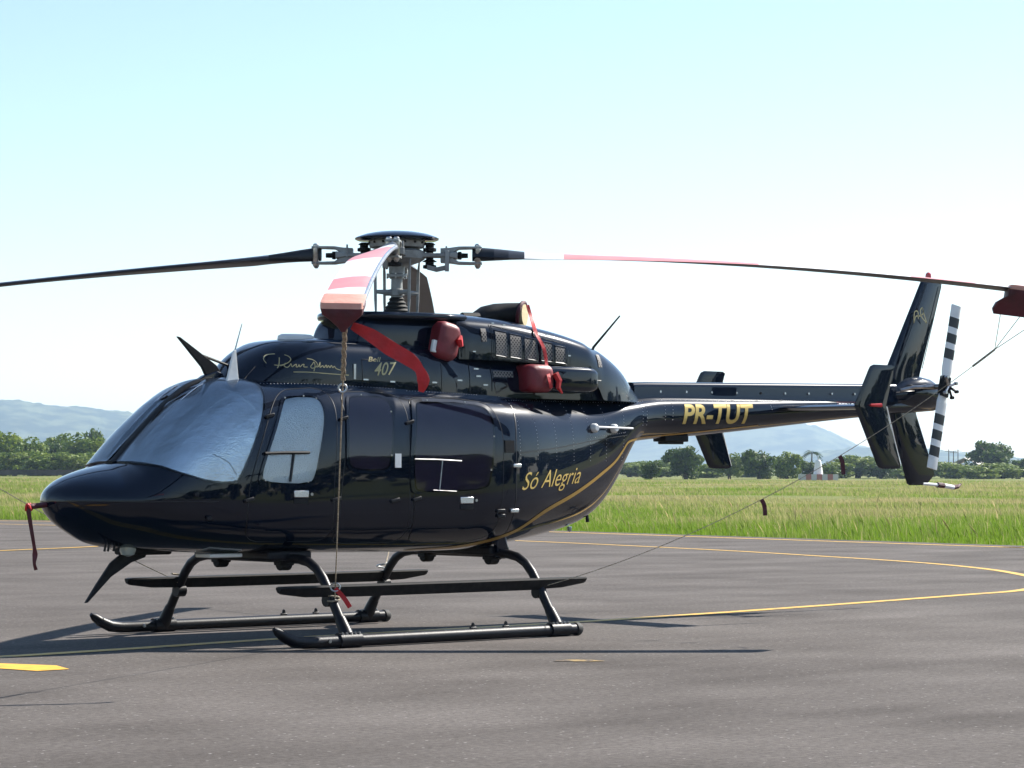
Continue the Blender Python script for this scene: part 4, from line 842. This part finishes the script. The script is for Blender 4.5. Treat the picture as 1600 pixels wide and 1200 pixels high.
for y in (-1.07, -.6, -.12, .12, .6, 1.07):
    up = [(4.45 + .43 * t, .045 * (1.485 * math.sqrt(t) - .63 * t - 1.758 * t * t + 1.4215 * t ** 3 - .5075 * t ** 4) + .003) for t in [k / 12 for k in range(13)]]
    rings.append([(x, y, 1.915 + q) for x, q in up] + [(x, y, 1.915 - q) for x, q in up[::-1]])
stab.loft(rings); st = stab.build('horizontal_stabiliser', 'paint', heli)
for s_ in (-1, 1):
    f = foil_plate('finlet', [(1.352, 4.83, 5.03, s_ * 1.075, .006), (1.362, 4.785, 5.075, s_ * 1.075, .012), (1.39, 4.755, 5.083, s_ * 1.075, .016), (1.88, 4.47, 4.885, s_ * 1.075, .02), (1.93, 4.45, 4.88, s_ * 1.075, .02), (2.25, 4.64, 4.985, s_ * 1.075, .016), (2.285, 4.665, 5.0, s_ * 1.075, .012), (2.302, 4.71, 4.965, s_ * 1.075, .006)], 'paint', st)
    mb = MB(); mb.tube([(4.64, s_ * 1.10, 1.93), (4.76, s_ * 1.125, 1.93)], [.012, .018], 8); mb.build('position_light', 'redlens' if s_ < 0 else 'lens', st)
    mb = MB(); mb.tube([(4.893, s_ * 1.075, 1.92), (5.088, s_ * 1.075, 1.38)], .006, 6); mb.build('static_wick', 'white', st)
gb = MB(); rings = []
for x, zc, ry, rz in ((6.20, 2.07, .07, .09), (6.32, 2.085, .10, .12), (6.45, 2.10, .125, .15), (6.60, 2.105, .13, .165), (6.75, 2.095, .12, .155), (6.88, 2.08, .09, .12), (6.97, 2.07, .05, .07)):
    rings.append([(x, ry * math.cos(a) - .02, zc + rz * math.sin(a)) for a in [2 * math.pi * k / 24 for k in range(24)]])
gb.loft(rings); g_ = gb.build('tail_gearbox_fairing', 'paint', heli)
mb = MB(); mb.tube([(6.55, -.1, 2.16), (6.55, -.42, 2.16)], .028, 12); mb.build('output_shaft', 'steel', g_)
mb = MB(); mb.tube([(6.20, -.14, 2.12), (6.32, -.22, 2.155), (6.55, -.30, 2.16)], [.02, .018, .014], 8); mb.build('pitch_control_rod', 'steel', g_)
tr = empty('tail_rotor', (6.55, -.40, 2.16)); tr.parent = heli
mb = MB(); mb.tube([(0, .03, 0), (0, -.05, 0)], [.055, .05], 16); mb.box((0, 0, 0), (.10, .06, .20), Matrix.Rotation(.25, 3, 'Y')); mb.build('tail_rotor_hub', 'matte', tr)
for k, (cx, cz) in enumerate(((.09, .03), (.10, -.05), (-.05, .09), (.03, -.11), (-.07, -.06))):
    mb = MB(); mb.tube([(0, -.05, 0), (cx, -.07, cz)], [.014, .012], 6); mb.tube([(cx, -.055, cz), (cx, -.09, cz)], .016, 8); mb.build('pitch_link', 'matte' if k % 2 else 'steel', tr)
AT = .235
for s_ in (1, -1):
    mb = MB(); d = Vector((math.sin(AT), 0, math.cos(AT))) * s_; c = Vector((math.cos(AT), 0, -math.sin(AT))) * s_
    cuts = [.07, .16, .28, .38, .44, .535, .60, .70, .815, .825]
    bands = [0, 0, 1, 0, 1, 0, 1, 0, 0]
    for i in range(len(cuts) - 1):
        rings = []
        for r_ in (cuts[i], cuts[i + 1]):
            ch = .10 if r_ < .12 else .135; tw = .12
            sec = []
            for u, h in ((-.5, 0), (-.3, .006), (0, .009), (.3, .010), (.45, .006), (.5, 0), (.45, -.006), (.3, -.010), (0, -.009), (-.3, -.006)):
                sec.append(d * r_ + c * (u * ch) + Vector((0, h * (1.6 if r_ < .2 else 1) - u * ch * tw * s_, 0)))
            rings.append(sec)
        mb.loft(rings, True, (i == 0, i == len(cuts) - 2), bands[i])
    mb.build('tail_rotor_blade', ['white', 'black'], tr, angle=50)
ts = MB(); ts.tube([(6.70, 0, 1.21), (7.05, 0, 1.19)], .016, 8, mi=0); ts.build('tail_skid', 'white', heli)
mb = MB(); mb.tube([(6.93, 0, 1.197), (7.03, 0, 1.19)], .027, 8); mb.tube([(7.18, 0, 1.172), (7.25, 0, 1.18), (7.30, 0, 1.205)], [.024, .022, .010], 8); mb.build('tail_skid_red_band', 'redcloth', heli)
mb = MB(); mb.tube([(7.03, 0, 1.19), (7.18, 0, 1.172)], .024, 8); mb.build('tail_skid_tip', 'white', heli)
mb = MB(); mb.box((3.18, 0, 1.62), (.30, .16, .06)); mb.box((3.18, 0, 1.583), (.22, .12, .03)); mb.build('boom_antenna', 'matte', heli, bevel=.01)
# ------------------------------------------------------------------ mast and main rotor
HZ = 3.09
mast = MB(); mast.lathe([(.048, 2.60), (.048, 2.755), (.062, 2.76), (.062, 2.81), (.048, 2.815), (.046, 2.90), (.068, 2.905), (.085, 2.912), (.085, 2.93), (.066, 2.94), (.068, 3.06)], n=24); ms = mast.build('mast', 'grey', heli)
mb = MB(); mb.lathe([(.112 - .0075 * k + (.012 if k % 2 == 0 else 0), 2.60 + .0165 * k) for k in range(10)], n=28); mb.build('rubber_boot', 'rubber', ms)
for a in np.linspace(0, 2 * math.pi, 9)[:-1]:
    mb = MB(); mb.tube([(.078 * math.cos(a), .078 * math.sin(a), 2.90), (.078 * math.cos(a), .078 * math.sin(a), 2.943)], .007, 6); mb.build('flange_bolt', 'steel', ms)
BA = [math.radians(-131.75 + 90 * k) for k in range(4)]
for k, a in enumerate(BA):
    a2 = a + math.radians(33); e = Vector((math.cos(a2), math.sin(a2), 0))
    mb = MB(); mb.tube([e * .05 + Vector((0, 0, 2.785)), e * .195 + Vector((0, 0, 2.785))], [.024, .016], 8); mb.build('drive_arm', 'grey', ms)
    mb = MB(); mb.tube([e * .195 + Vector((0, 0, 2.58)), e * .20 + Vector((0, 0, 2.72)), e * .205 + Vector((0, 0, 2.95)), e * .215 + Vector((0, 0, 3.05))], [.007, .013, .013, .007], 10); mb.build('pitch_link', 'grey', ms)
hub = MB(); hub.lathe([(.09, -.09), (.20, -.05), (.23, -.03), (.235, .03), (.19, .05), (.10, .06)], (0, 0, HZ), 28); hb = hub.build('rotor_hub', 'grey', heli)
mb = MB(); mb.lathe([(.12, 3.145), (.225, 3.155), (.235, 3.20), (.225, 3.215)], n=32); mb.build('cap_support', 'grey', hb)
for a in np.linspace(0, 2 * math.pi, 17)[:-1]:
    mb = MB(); mb.tube([(.225 * math.cos(a), .225 * math.sin(a), 3.19), (.242 * math.cos(a), .242 * math.sin(a), 3.19)], .010, 6); mb.build('support_hole', 'rubber', hb)
mb = MB(); mb.lathe([(.20, 3.208), (.325, 3.212), (.345, 3.220), (.348, 3.229), (.335, 3.238), (.27, 3.262), (.18, 3.280), (.09, 3.289), (.02, 3.291)], n=48); mb.build('hub_cap', 'paint', hb)
def droop(k, r):
    q = max(0.0, r - .6)
    return [.078 * q + .0175 * q * q, .0137 * q * q, .07 * q + .019 * q * q, .075 * q + .007 * q * q][k]
def blade_pt(k, r, u, h, pitch):
    """u: chordwise metres towards the leading edge, h: thickness offset"""
    a = BA[k]; e = Vector((math.cos(a), math.sin(a), 0)); l = Vector((-math.sin(a), math.cos(a), 0))
    return e * r + l * (u * math.cos(pitch) - h * math.sin(pitch)) + Vector((0, 0, HZ - droop(k, r) + u * math.sin(pitch) + h * math.cos(pitch)))
SEC = [(-.205, .000), (-.15, .010), (-.08, .018), (0, .021), (.045, .017), (.064, .008), (.068, 0), (.064, -.008), (.045, -.013), (0, -.015), (-.08, -.012), (-.15, -.007)]
def pitch_at(r, k=0): return math.radians((-3.5 if k == 3 else 0.0) + float(np.interp(r, [.6, 1.2, 2.0, 2.9, 5.3], [11, 11, 7.5, 2.6, -1.0])))
lab = ['blade drooping towards the viewer with red and white bands', 'blade stretching out above the tail boom', 'blade drooping away behind the mast', 'blade stretching out ahead past the nose']
for k in range(4):
    cuts = [.62, .68, .80, .92, 1.05, 1.20, 1.37] + list(np.arange(1.6, 2.9, .2)) + [2.96, 3.15, 3.35, 3.55, 3.75, 3.95, 4.2, 4.45, 4.72, 4.9, 5.1, 5.28, 5.335]
    mb = MB(); n = len(SEC)
    for i in range(len(cuts) - 1):
        rings = []
        for r in (cuts[i], cuts[i + 1]):
            kc = float(np.interp(r, [.62, .70, .95, 1.2], [.36, .40, .8, 1.0])); kt = float(np.interp(r, [.62, .70, 1.1, 1.5], [3.2, 3.2, 1.5, 1.0])); p = pitch_at(r, k)
            rings.append([blade_pt(k, r, (u + .05 * (1 - kc)) * kc, h * kt, p) for u, h in SEC])
        rm = (cuts[i] + cuts[i + 1]) / 2
        top = 3 if rm < 1.0 else (1 if (1.37 < rm < 2.96 or 4.2 < rm < 4.72) else 0)
        vs = rings[0] + rings[1]; o = len(mb.v); mb.v += [tuple(p) for p in vs]
        for j in range(n):
            q = (j + 1) % n; mb.f.append((o + j, o + q, o + n + q, o + n + j))
            m_ = top if j < 4 else (2 if 6 <= j or j == 5 else 4); 
            if rm < 1.0: m_ = 3
            mb.mi.append(m_)
        if i == 0: mb.f.append(tuple(o + j for j in range(n))); mb.mi.append(3)
        if i == len(cuts) - 2: mb.f.append(tuple(o + n + j for j in range(n))[::-1]); mb.mi.append(2)
    bl = mb.build('rotor_blade', ['bladewhite', 'bladered', 'bladeunder', 'black', 'steel'], heli, angle=50); bl['label'] = lab[k]
    a = BA[k]; e = Vector((math.cos(a), math.sin(a), 0)); l = Vector((-math.sin(a), math.cos(a), 0)); Z = Vector((0, 0, 1))
    F = Matrix((e, l, Z)).transposed()
    mb = MB(); mb.loft([[e * r + l * y * w_ + Z * (HZ + z * h_) for y, z in ((-1, -1), (1, -1), (1, 1), (-1, 1))] for r, w_, h_ in ((.16, .10, .022), (.30, .07, .016), (.42, .075, .016), (.50, .085, .03))]); mb.build('flex_yoke', 'grey', bl, bevel=.008)
    # fork with two cheeks, bolts, elastomeric bearing stack
    for s_ in (-1, 1):
        mb = MB(); mb.loft([[e * r + l * y + Z * (HZ + z) for y, z in ((-w_, zc - t_), (w_, zc - t_), (w_, zc + t_), (-w_, zc + t_))] for r, w_, zc, t_ in ((.36, .055, s_ * .030, .028), (.44, .06, s_ * .036, .026), (.51, .065, s_ * .062, .010), (.60, .065, s_ * .064, .009), (.70, .05, s_ * .064, .009))]); mb.build('grip_cheek', 'grey', bl, bevel=.004)
        mb = MB(); c0 = e * .665 + l * (.03 * s_) + Z * HZ; mb.tube([c0 + Z * -.105, c0 + Z * -.085, c0 + Z * .085, c0 + Z * .095], [.012, .026, .026, .016], 10); mb.build('blade_bolt', 'steel', bl)
    mb = MB(); mb.tube([e * .46 + Z * HZ, e * .50 + Z * HZ, e * .505 + Z * HZ, e * .53 + Z * HZ, e * .535 + Z * HZ, e * .585 + Z * HZ], [.024, .024, .034, .034, .022, .020], 10); mb.build('lag_bearing', 'matte', bl)
    q0 = e * .27 + Z * HZ
    mb = MB(); mb.tube([q0 + Z * z for z in (-.11, -.105, -.08, -.075, -.055, -.05, -.03, .03, .035, .06, .065, .085, .09, .105)], [.03, .055, .055, .035, .035, .062, .03, .03, .055, .055, .035, .035, .05, .03], 14); mb.build('damper_stack', 'matte', bl)
    mb = MB(); mb.box(e * .415 + l * -.075 + Z * (HZ - .05), (.035, .04, .17), F); mb.loft([[e * r + l * -.075 + Z * (HZ + z + dz) for dz, y in ((-.02, 0), (.02, 0))] + [e * r + l * -.055 + Z * (HZ + z + dz) for dz in (.02, -.02)] for r, z in ((.25, -.10), (.33, -.12), (.42, -.10))]); mb.build('pitch_horn', 'grey', bl, bevel=.004)
    mb = MB(); mb.tube([e * .405 + l * .07 + Z * (HZ - .02), e * .405 + l * .07 + Z * (HZ + .085)], .008, 6); mb.build('droop_stop_pin', 'grey', bl)
# ------------------------------------------------------------------ landing gear
for s_ in (-1, 1):
    y = s_ * 1.235
    path = [(-2.13, y, .165), (-2.10, y, .145), (-2.04, y, .105), (-1.95, y, .066), (-1.85, y, .053), (-1.75, y, .052), (.60, y, .052), (.87, y, .052)]
    mb = MB(); mb.tube(path, [.015, .032, .042, .046, .046, .046, .046, .046], 16); sk = mb.build('skid_tube', 'skidpaint', heli, angle=50); sk['label'] = 'near skid tube' if s_ < 0 else 'far skid tube'
    mb = MB(); mb.tube([(.86, y, .052), (.90, y, .052), (.92, y, .052)], [.053, .052, .038], 16); mb.build('end_cap', 'rubber', sk)
    for x in (-1.44, .68):
        mb = MB(); mb.tube([(x - .10, y, .055), (x + .10, y, .055)], .058, 16); mb.build('saddle', 'skidpaint', sk)
        for q in (-.08, -.04, 0, .04, .08):
            mb = MB(); mb.tube([(x + q, y - .03, .10), (x + q, y - .03, .118)], .008, 6); mb.build('saddle_bolt', 'steel', sk)
    for x in (-.22, .12):
        mb = MB(); mb.tube([(x - .03, y, .10), (x + .03, y, .10)], .012, 8); mb.plate([(x - .018, .10), (x + .018, .10), (x + .012, .135), (x, .145), (x - .012, .135)], 'y', .014, off=y); mb.build('tie_down_lug', 'skidpaint', sk, bevel=.003)
    mb = MB(); mb.tube([(-1.66, y - .05, .06), (-1.66, y - .065, .06)], .014, 8); mb.build('skid_bolt', 'steel', sk)
    ys = s_ * 1.02; mb = MB(); rings = []
    for x, zt, zb, hw in ((-1.935, .452, .415, .030), (-1.90, .458, .400, .045), (-1.70, .458, .375, .055), (-1.2, .458, .366, .058), (.55, .458, .366, .058), (.9, .458, .378, .055), (1.14, .458, .408, .045), (1.167, .455, .418, .030)):
        rings.append([(x, ys - hw, zt - .012), (x, ys - hw * .9, zt), (x, ys + hw * .9, zt), (x, ys + hw, zt - .012), (x, ys + hw * .35, zb), (x, ys - hw * .35, zb)])
    mb.loft(rings); stp = mb.build('boarding_step', 'matte', heli, angle=25)
    for x in (-1.44, .68):
        mb = MB(); mb.tube([(x - .04, s_ * 1.00, .345), (x + .04, s_ * 1.00, .345)], .05, 12); mb.build('step_clamp', 'skidpaint', stp)
for x, nm in ((-1.44, 'forward'), (.68, 'aft')):
    h = [(-1.235, .06), (-1.20, .11), (-1.12, .22), (-1.04, .335), (-.98, .42), (-.92, .50), (-.84, .575), (-.74, .622), (-.62, .642), (-.45, .645)]
    path = [(x, y, z) for y, z in h] + [(x, 0, .645)] + [(x, -y, z) for y, z in h[::-1]]
    mb = MB(); mb.tube(path, .037, 14); ct = mb.build('cross_tube', 'skidpaint', heli); ct['label'] = nm + ' cross tube'
    for s_ in (-1, 1):
        mb = MB(); mb.tube([(x, s_ * 1.235, .05), (x, s_ * 1.19, .125), (x, s_ * 1.13, .21)], [.058, .05, .042], 14); mb.build('leg_sleeve', 'skidpaint', ct)
        mb = MB(); mb.box((x, s_ * .42, .640), (.13, .10, .10)); mb.tube([(x - .05, s_ * .42, .60), (x + .05, s_ * .42, .60)], .05, 12); mb.build('mounting_clamp', 'matte', ct, bevel=.01)
    mb = MB(); mb.box((x - (.0 if x < 0 else -.02), 0, .665), (.42 if x < 0 else .22, 1.0, .075)); mb.build('belly_fairing', 'skidpaint', ct, bevel=.02)
# ------------------------------------------------------------------ nose and roof equipment
def blade_cutter(name, pts, th, parent):
    mb = MB(); mb.plate(pts, 'y', th); return mb.build(name, 'matte', parent, smooth=False, bevel=.004)
uc = blade_cutter('upper_wire_cutter', [(-2.16, 2.345), (-2.135, 2.34), (-1.93, 2.215), (-1.80, 2.135), (-1.76, 2.085), (-1.80, 2.045), (-1.90, 2.06), (-1.93, 2.115), (-2.03, 2.215)], .03, heli)
mb = MB(); mb.tube([(-1.92, 0, 2.205), (-1.66, 0, 2.13)], .011, 6); mb.build('cutter_brace', 'matte', uc)
mb = MB(); mb.plate([(-2.00, 2.0), (-1.92, 2.05), (-1.80, 2.09), (-1.70, 2.06), (-1.66, 2.0)], 'y', .06); mb.build('cutter_base', 'paint', uc, bevel=.01)
lc = blade_cutter('lower_wire_cutter', [(-2.96, .33), (-2.94, .335), (-2.74, .52), (-2.56, .625), (-2.44, .66), (-2.42, .70), (-2.60, .715), (-2.66, .68), (-2.74, .625), (-2.86, .47)], .03, heli)
mb = MB(); mb.box((-2.45, 0, .715), (.40, .20, .07)); mb.build('cutter_mount', 'matte', lc, bevel=.02)
mb = MB(); mb.lathe([(.02, -.05), (.05, -.035), (.065, 0), (.065, .05)], (-2.64, -.08, .72), 20); mb.build('landing_light', 'lens', heli)
for x in (-2.86, -2.83, -2.78, -2.74):
    mb = MB(); mb.tube([(x, -.12, .77), (x - .01, -.12, .715)], [.006, .010], 6); mb.build('drain_tube', 'rubber', heli)
mb = MB(); mb.box((-1.93, -.25, .672), (.30, .20, .03)); mb.build('belly_antenna_plate', 'white', heli, bevel=.008)
an = MB(); an.plate([(-1.925, 1.975), (-1.905, 2.01), (-1.845, 2.235), (-1.825, 2.245), (-1.80, 2.03), (-1.785, 1.975)], 'y', .02, off=-.30); a_ = an.build('roof_antenna', 'white', heli, smooth=False, bevel=.004)
mb = MB(); mb.tube([(-1.835, -.30, 2.22), (-1.765, -.30, 2.445)], [.006, .003], 6); mb.build('antenna_whip', 'steel', a_)
mb = MB(); mb.tube([(2.19, 0, 2.33), (2.22, 0, 2.41), (2.54, 0, 2.70)], [.016, .012, .007], 8); mb.build('aft_antenna', 'matte', heli)
mb = MB(); mb.tube([(-3.27, 0, 1.065), (-3.43, 0, 1.05)], [.014, .011], 10); mb.build('pitot_tube', 'steel', heli)
# belly hinges under the tail cone and a drain
mb = MB(); mb.tube([(2.05, -.1, .95), (2.06, -.1, .88)], [.012, .016], 8); mb.build('belly_drain', 'rubber', heli)
mb = MB(); mb.lathe([(.004, -.045), (.018, -.035), (.022, -.01), (.02, .0)], (1.80, -.15, .845), 14); mb.build('tail_cone_beacon', 'lens', heli)
mb = MB(); mb.plate([(.62, .74), (.66, .80), (.72, .80), (.76, .68), (.73, .60), (.66, .60)], 'y', .05, off=-.52); mb.build('gear_fairing_strut', 'paint', heli, bevel=.01)

# ------------------------------------------------------------------ covers, ropes and streamers (loose things)
def cover_box(name, c, d, rot, label, r=.05):
    mb = MB(); rr = rbox_rings(-d[0] / 2, d[0] / 2, -d[1] / 2, d[1] / 2, -d[2] / 2, d[2] / 2, r, ends=min(.06, d[0] * .3))
    rr = [[Matrix.Rotation(rot[1], 3, 'Y') @ Matrix.Rotation(rot[2], 3, 'Z') @ Vector(p) + Vector(c) for p in R_] for R_ in rr]
    mb.loft(rr); t = mb.build(name, 'redpad', None, angle=50); return tag(t, label, 'cover')
ci = cover_box('inlet_cover', (.155, -.43, 2.375), (.22, .14, .31), (0, .22, 0), 'dark red padded engine inlet cover strapped below the rotor mast', .055)
mb = MB(); mb.tube([(.255, -.52, 2.33), (.24, -.515, 2.38), (.27, -.50, 2.42)], [.02, .03, .012], 6); mb.build('strap_knot', 'streamer', ci)
mb = MB(); mb.box((.02, -.46, 2.33), (.05, .03, .10), Matrix.Rotation(.2, 3, 'Y')); mb.build('buckle', 'white', ci, bevel=.006)
cs = cover_box('scoop_cover', (1.12, -.43, 2.095), (.27, .27, .235), (0, 0, 0), 'dark red cover fitted over the side scoop below the grilles', .06)
mb = MB(); mb.tube([(1.25, -.565, 2.14), (1.28, -.58, 2.08), (1.27, -.58, 2.02), (1.32, -.575, 1.975)], [.03, .028, .022, .008], 6); mb.build('tie_ribbon', 'streamer', cs)
# exhaust cover: foam plug and red rim, strap hanging down the cowling
ec = empty('exhaust_cover', (1.235, -.157, 2.652), math.radians(-54)); tag(ec, 'red rimmed exhaust cover with a pale plug and long hanging strap', 'cover')
mb = MB(); mb.tube([(0, 0, 0), (.03, 0, 0)], .1, 28); o = mb.build('foam_plug', 'foam', ec); o.scale = (1, 1.28, .96); 
mb = MB(); mb.tube([(.02 * math.sin(a), .138 * math.cos(a), .10 * math.sin(a)) for a in np.linspace(0, 2 * math.pi, 33)], .018, 8, cap=False); mb.build('cover_rim', 'redcloth', ec)
def ribbon3(name, pts, wd, m, parent=None, wdir=(0, 0, 1), th=.004, widths=None):
    P = [Vector(p) for p in pts]; Q = []
    for i in range(len(P) - 1):
        p0 = P[max(i - 1, 0)]; p1 = P[i]; p2 = P[i + 1]; p3 = P[min(i + 2, len(P) - 1)]
        for k in range(8):
            t = k / 8; Q.append(0.5 * ((2 * p1) + (p2 - p0) * t + (2 * p0 - 5 * p1 + 4 * p2 - p3) * t * t + (3 * p1 - p0 - 3 * p2 + p3) * t ** 3))
    Q.append(P[-1]); rings = []; W_ = Vector(wdir)
    for i, p in enumerate(Q):
        t = (Q[min(i + 1, len(Q) - 1)] - Q[max(i - 1, 0)]).normalized(); a = (W_ - t * W_.dot(t)); a = a.normalized() if a.length > 1e-4 else Vector((1, 0, 0)); b = t.cross(a)
        wv = wd if widths is None else float(np.interp(i / (len(Q) - 1), np.linspace(0, 1, len(widths)), widths))
        wob = .10 * math.sin(i * .55); a2 = (a * math.cos(wob) + b * math.sin(wob)); b2 = t.cross(a2)
        rings.append([p + a2 * wv / 2 + b2 * th / 2, p - a2 * wv / 2 + b2 * th / 2, p - a2 * wv / 2 - b2 * th / 2, p + a2 * wv / 2 - b2 * th / 2])
    mb = MB(); mb.loft(rings); return mb.build(name, m, parent, angle=50)
STRAP = [(1.21, -.26, 2.727), (1.22, -.30, 2.61), (1.146, -.44, 2.478), (1.20, -.478, 2.35), (1.215, -.50, 2.20), (1.16, -.585, 2.105), (1.188, -.585, 2.015)]
SM = Matrix.Rotation(math.radians(54), 3, 'Z'); SO = Vector((1.235, -.157, 2.652))
o = ribbon3('strap', [SM @ (Vector(q) - SO) for q in STRAP], .034, 'streamer', ec, SM @ Vector((1, 0, 0.2)))
# blade tip socks
def sock(k, label):
    hg = .13 if k in (0, 2) else .185
    mb = MB(); rings = []
    for h, rA, rB, ch, uo in ((.030, 5.05, 5.33, .22, -.068), (.024, 5.01, 5.36, .265, -.068), (-.012, 5.0, 5.365, .265, -.068), (-.02 - .25 * hg, 4.99, 5.36, .25, -.066), (-.02 - .5 * hg, 4.97 - .3 * hg, 5.35, .17, -.06), (-.02 - .8 * hg, 4.99 - .6 * hg, 5.335, .06, -.06), (-.02 - hg, 5.0 - .6 * hg, 5.32, .025, -.06)):
        sec = []
        for q, (sr, su) in enumerate(((1, 1), (-1, 1), (-1, -1), (1, -1))):
            for j in range(4):
                an_ = math.pi / 2 * (q + j / 3); rr = min(.03, ch * .3)
                r_ = (rA + rB) / 2 + sr * ((rB - rA) / 2 - rr) + rr * math.cos(an_); u_ = uo + su * (ch / 2 - rr) + rr * math.sin(an_) * 1.0
                p = blade_pt(k, 5.15, u_, 0, pitch_at(5.2) * (1 if h > -.06 else .4)); e = Vector((math.cos(BA[k]), math.sin(BA[k]), 0))
                sag = droop(k, 5.15) - droop(k, r_)
                sec.append(p + e * (r_ - 5.15) + Vector((0, 0, h + sag + (.012 * math.sin(r_ * 60) if h < -.1 else 0))))
        rings.append(sec)
    mb.loft(rings[:3], True, (True, False), 1); mb.loft(rings[2:], True, (False, True), 0); return tag(mb.build('blade_sock', ['redcloth', 'sunlitsalmon'], None, angle=50), label, 'cover', 'rotor blade tie-down socks')  # upper rings get the painted sunlit tone, the rest plain red
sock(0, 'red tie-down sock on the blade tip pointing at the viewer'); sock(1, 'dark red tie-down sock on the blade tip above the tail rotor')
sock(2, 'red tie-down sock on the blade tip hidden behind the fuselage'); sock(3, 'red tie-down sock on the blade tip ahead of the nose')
def rope(label, pts, r, sag=0.0, extra=None, m='rope'):
    mb = MB(); a, b = Vector(pts[0]), Vector(pts[-1]); P = []
    for i in range(41): t = i / 40; p = a.lerp(b, t); P.append(p + Vector((0, 0, -4 * sag * t * (1 - t))))
    mb.tube(P, r, 6)
    o = mb.build('tie_down_rope', m, None); tag(o, label, 'rope', 'blade tie-down ropes'); return o, P
tips = []
for k in range(4):
    e = Vector((math.cos(BA[k]), math.sin(BA[k]), 0)); l = Vector((-math.sin(BA[k]), math.cos(BA[k]), 0)); tips.append((e * 5.15 - l * .06 + Vector((0, 0, HZ - droop(k, 5.15) - (.145 if k in (0, 2) else .2))), e))
# camera side rope
K0 = Vector((-3.469, -3.795, 1.985)); o, P0 = rope('taut rope dropping from the near blade tip to the front skid leg', [tips[0][0], (-1.46, -1.09, .36)], .0045)
A0 = P0[0]
for j in range(3):
    mb = MB(); q = P0[7]; mb.tube([A0.lerp(q, t) + Vector((.012 * math.cos(j * 2.1 + 14 * t), .012 * math.sin(j * 2.1 + 14 * t), 0)) for t in np.linspace(0, 1, 24)], .0055, 6); mb.build('twisted_bundle', 'rope', o)
mb = MB(); c = P0[8]; mb.tube([c + Vector((.026 * .75 * math.cos(a), -.026 * .66 * math.cos(a), .026 * math.sin(a))) for a in np.linspace(0, 6.283, 17)], .007, 6, cap=False); mb.build('rope_ring', 'steel', o)
c = P0[38]; mb = MB(); mb.tube([c + Vector((.03 * math.cos(a), -.02 * math.cos(a), .03 * math.sin(a))) for a in np.linspace(0, 6.283, 17)], .006, 6, cap=False); mb.build('lower_ring', 'steel', o)
mb = MB(); mb.tube([(-1.44 + .045 * math.cos(a), -1.05 + .045 * math.sin(a), .36 + .02 * math.sin(a * .5)) for a in np.linspace(0, 18, 40)], .007, 6); mb.build('knot', 'rope', o)
tag(ribbon3('warning_streamer', [(-3.44, -3.83, 2.22), (-3.348, -3.906, 2.16), (-3.257, -3.983, 2.08), (-3.166, -4.061, 2.01), (-3.119, -4.099, 1.95), (-3.10, -4.116, 1.88), (-3.105, -4.10, 1.81)], .1, 'streamer', None, (.75, -.66, .75), .005, [.045, .085, .095, .088, .058, .08, .03]), 'long bright red streamer fluttering below the near blade tip', 'streamer', 'red warning streamers')
def hang(p, label, L_=.16, dx=.03):
    tag(ribbon3('warning_streamer', [p, Vector(p) + Vector((dx, -dx * .9, -L_ * .3)), Vector(p) + Vector((dx * 1.4, -dx * 1.2, -L_ * .7)), Vector(p) + Vector((dx * 1.5, -dx * 1.3, -L_))], .034, 'redcloth', None, (.75, -.66, 0), .006), label, 'streamer', 'red warning streamers')
tag(ribbon3('warning_streamer', [P0[38] + Vector((.0, 0, -.01)), P0[38] + Vector((.05, -.04, -.08)), P0[38] + Vector((.085, -.07, -.15))], .035, 'streamer', None, (.75, -.66, .5), .005), 'short red streamer tied to the rope beside the front skid leg', 'streamer', 'red warning streamers')
# tail side rope
o, P1 = rope('long sagging rope from the tail blade tip to the rear skid leg', [tips[1][0] + tips[1][1] * -.25 + Vector((0, 0, -.28)), (.72, -1.06, .40)], .0032, .22)
for dr in (-.2, -.02, .2):
    mb = MB(); mb.tube([tips[1][0] + tips[1][1] * dr + Vector((0, 0, .02)), P1[0], P1[2]], .0035, 5); mb.build('rope_leg', 'rope', o)
mb = MB(); mb.tube([P1[0], P1[1], P1[2]], .010, 6); mb.build('knot', 'rope', o)
hang(P1[14], 'small red streamer on the sagging rope in front of the thicket', .15, .015); hang(P1[21], 'small red streamer low on the sagging rope over the grass', .13, .015)
o, P2 = rope('pale rope from the blade tip ahead of the nose to the far step', [tips[3][0], (-1.44, 1.03, .42)], .004, .12)
o, P3 = rope('rope from the hidden blade tip to the far rear skid leg', [tips[2][0], (.68, 1.02, .41)], .005, .05)
mb = MB(); mb.tube([(.68 + .05 * math.cos(a), 1.02 + .05 * math.sin(a), .41 + .01 * a) for a in np.linspace(0, 12, 30)], .008, 6); mb.build('knot', 'white', o)
mb = MB(); mb.tube([(-1.44 + .05 * math.cos(a), 1.02 + .05 * math.sin(a), .39 + .006 * a) for a in np.linspace(0, 15, 30)], .008, 6); mb.build('knot', 'rope', bpy.data.objects['tie_down_rope.002'])
# pitot cover
pc = empty('pitot_cover', (-3.36, 0, 1.056)); tag(pc, 'red pitot cover with a hanging streamer on the nose tip', 'cover')
mb = MB(); mb.tube([(.06, 0, .006), (-.06, 0, -.004), (-.105, 0, -.006)], [.02, .022, .014], 10); mb.build('sleeve', 'redcloth', pc)
mb = MB(); mb.tube([(-.085 + .02 * math.cos(a), .012 * math.sin(a), -.01 + .022 * math.sin(a * 2)) for a in np.linspace(0, 9, 26)], .012, 6); mb.build('knot', 'streamer', pc)
ribbon3('streamer_tail', [(-.095, -.01, -.02), (-.075, -.015, -.15), (-.045, -.015, -.30), (-.035, -.01, -.36), (-.04, -.01, -.42), (-.025, -.01, -.47)], .03, 'redcloth', pc, (.75, -.66, 0), .006, [.035, .028, .024, .04, .022, .026])
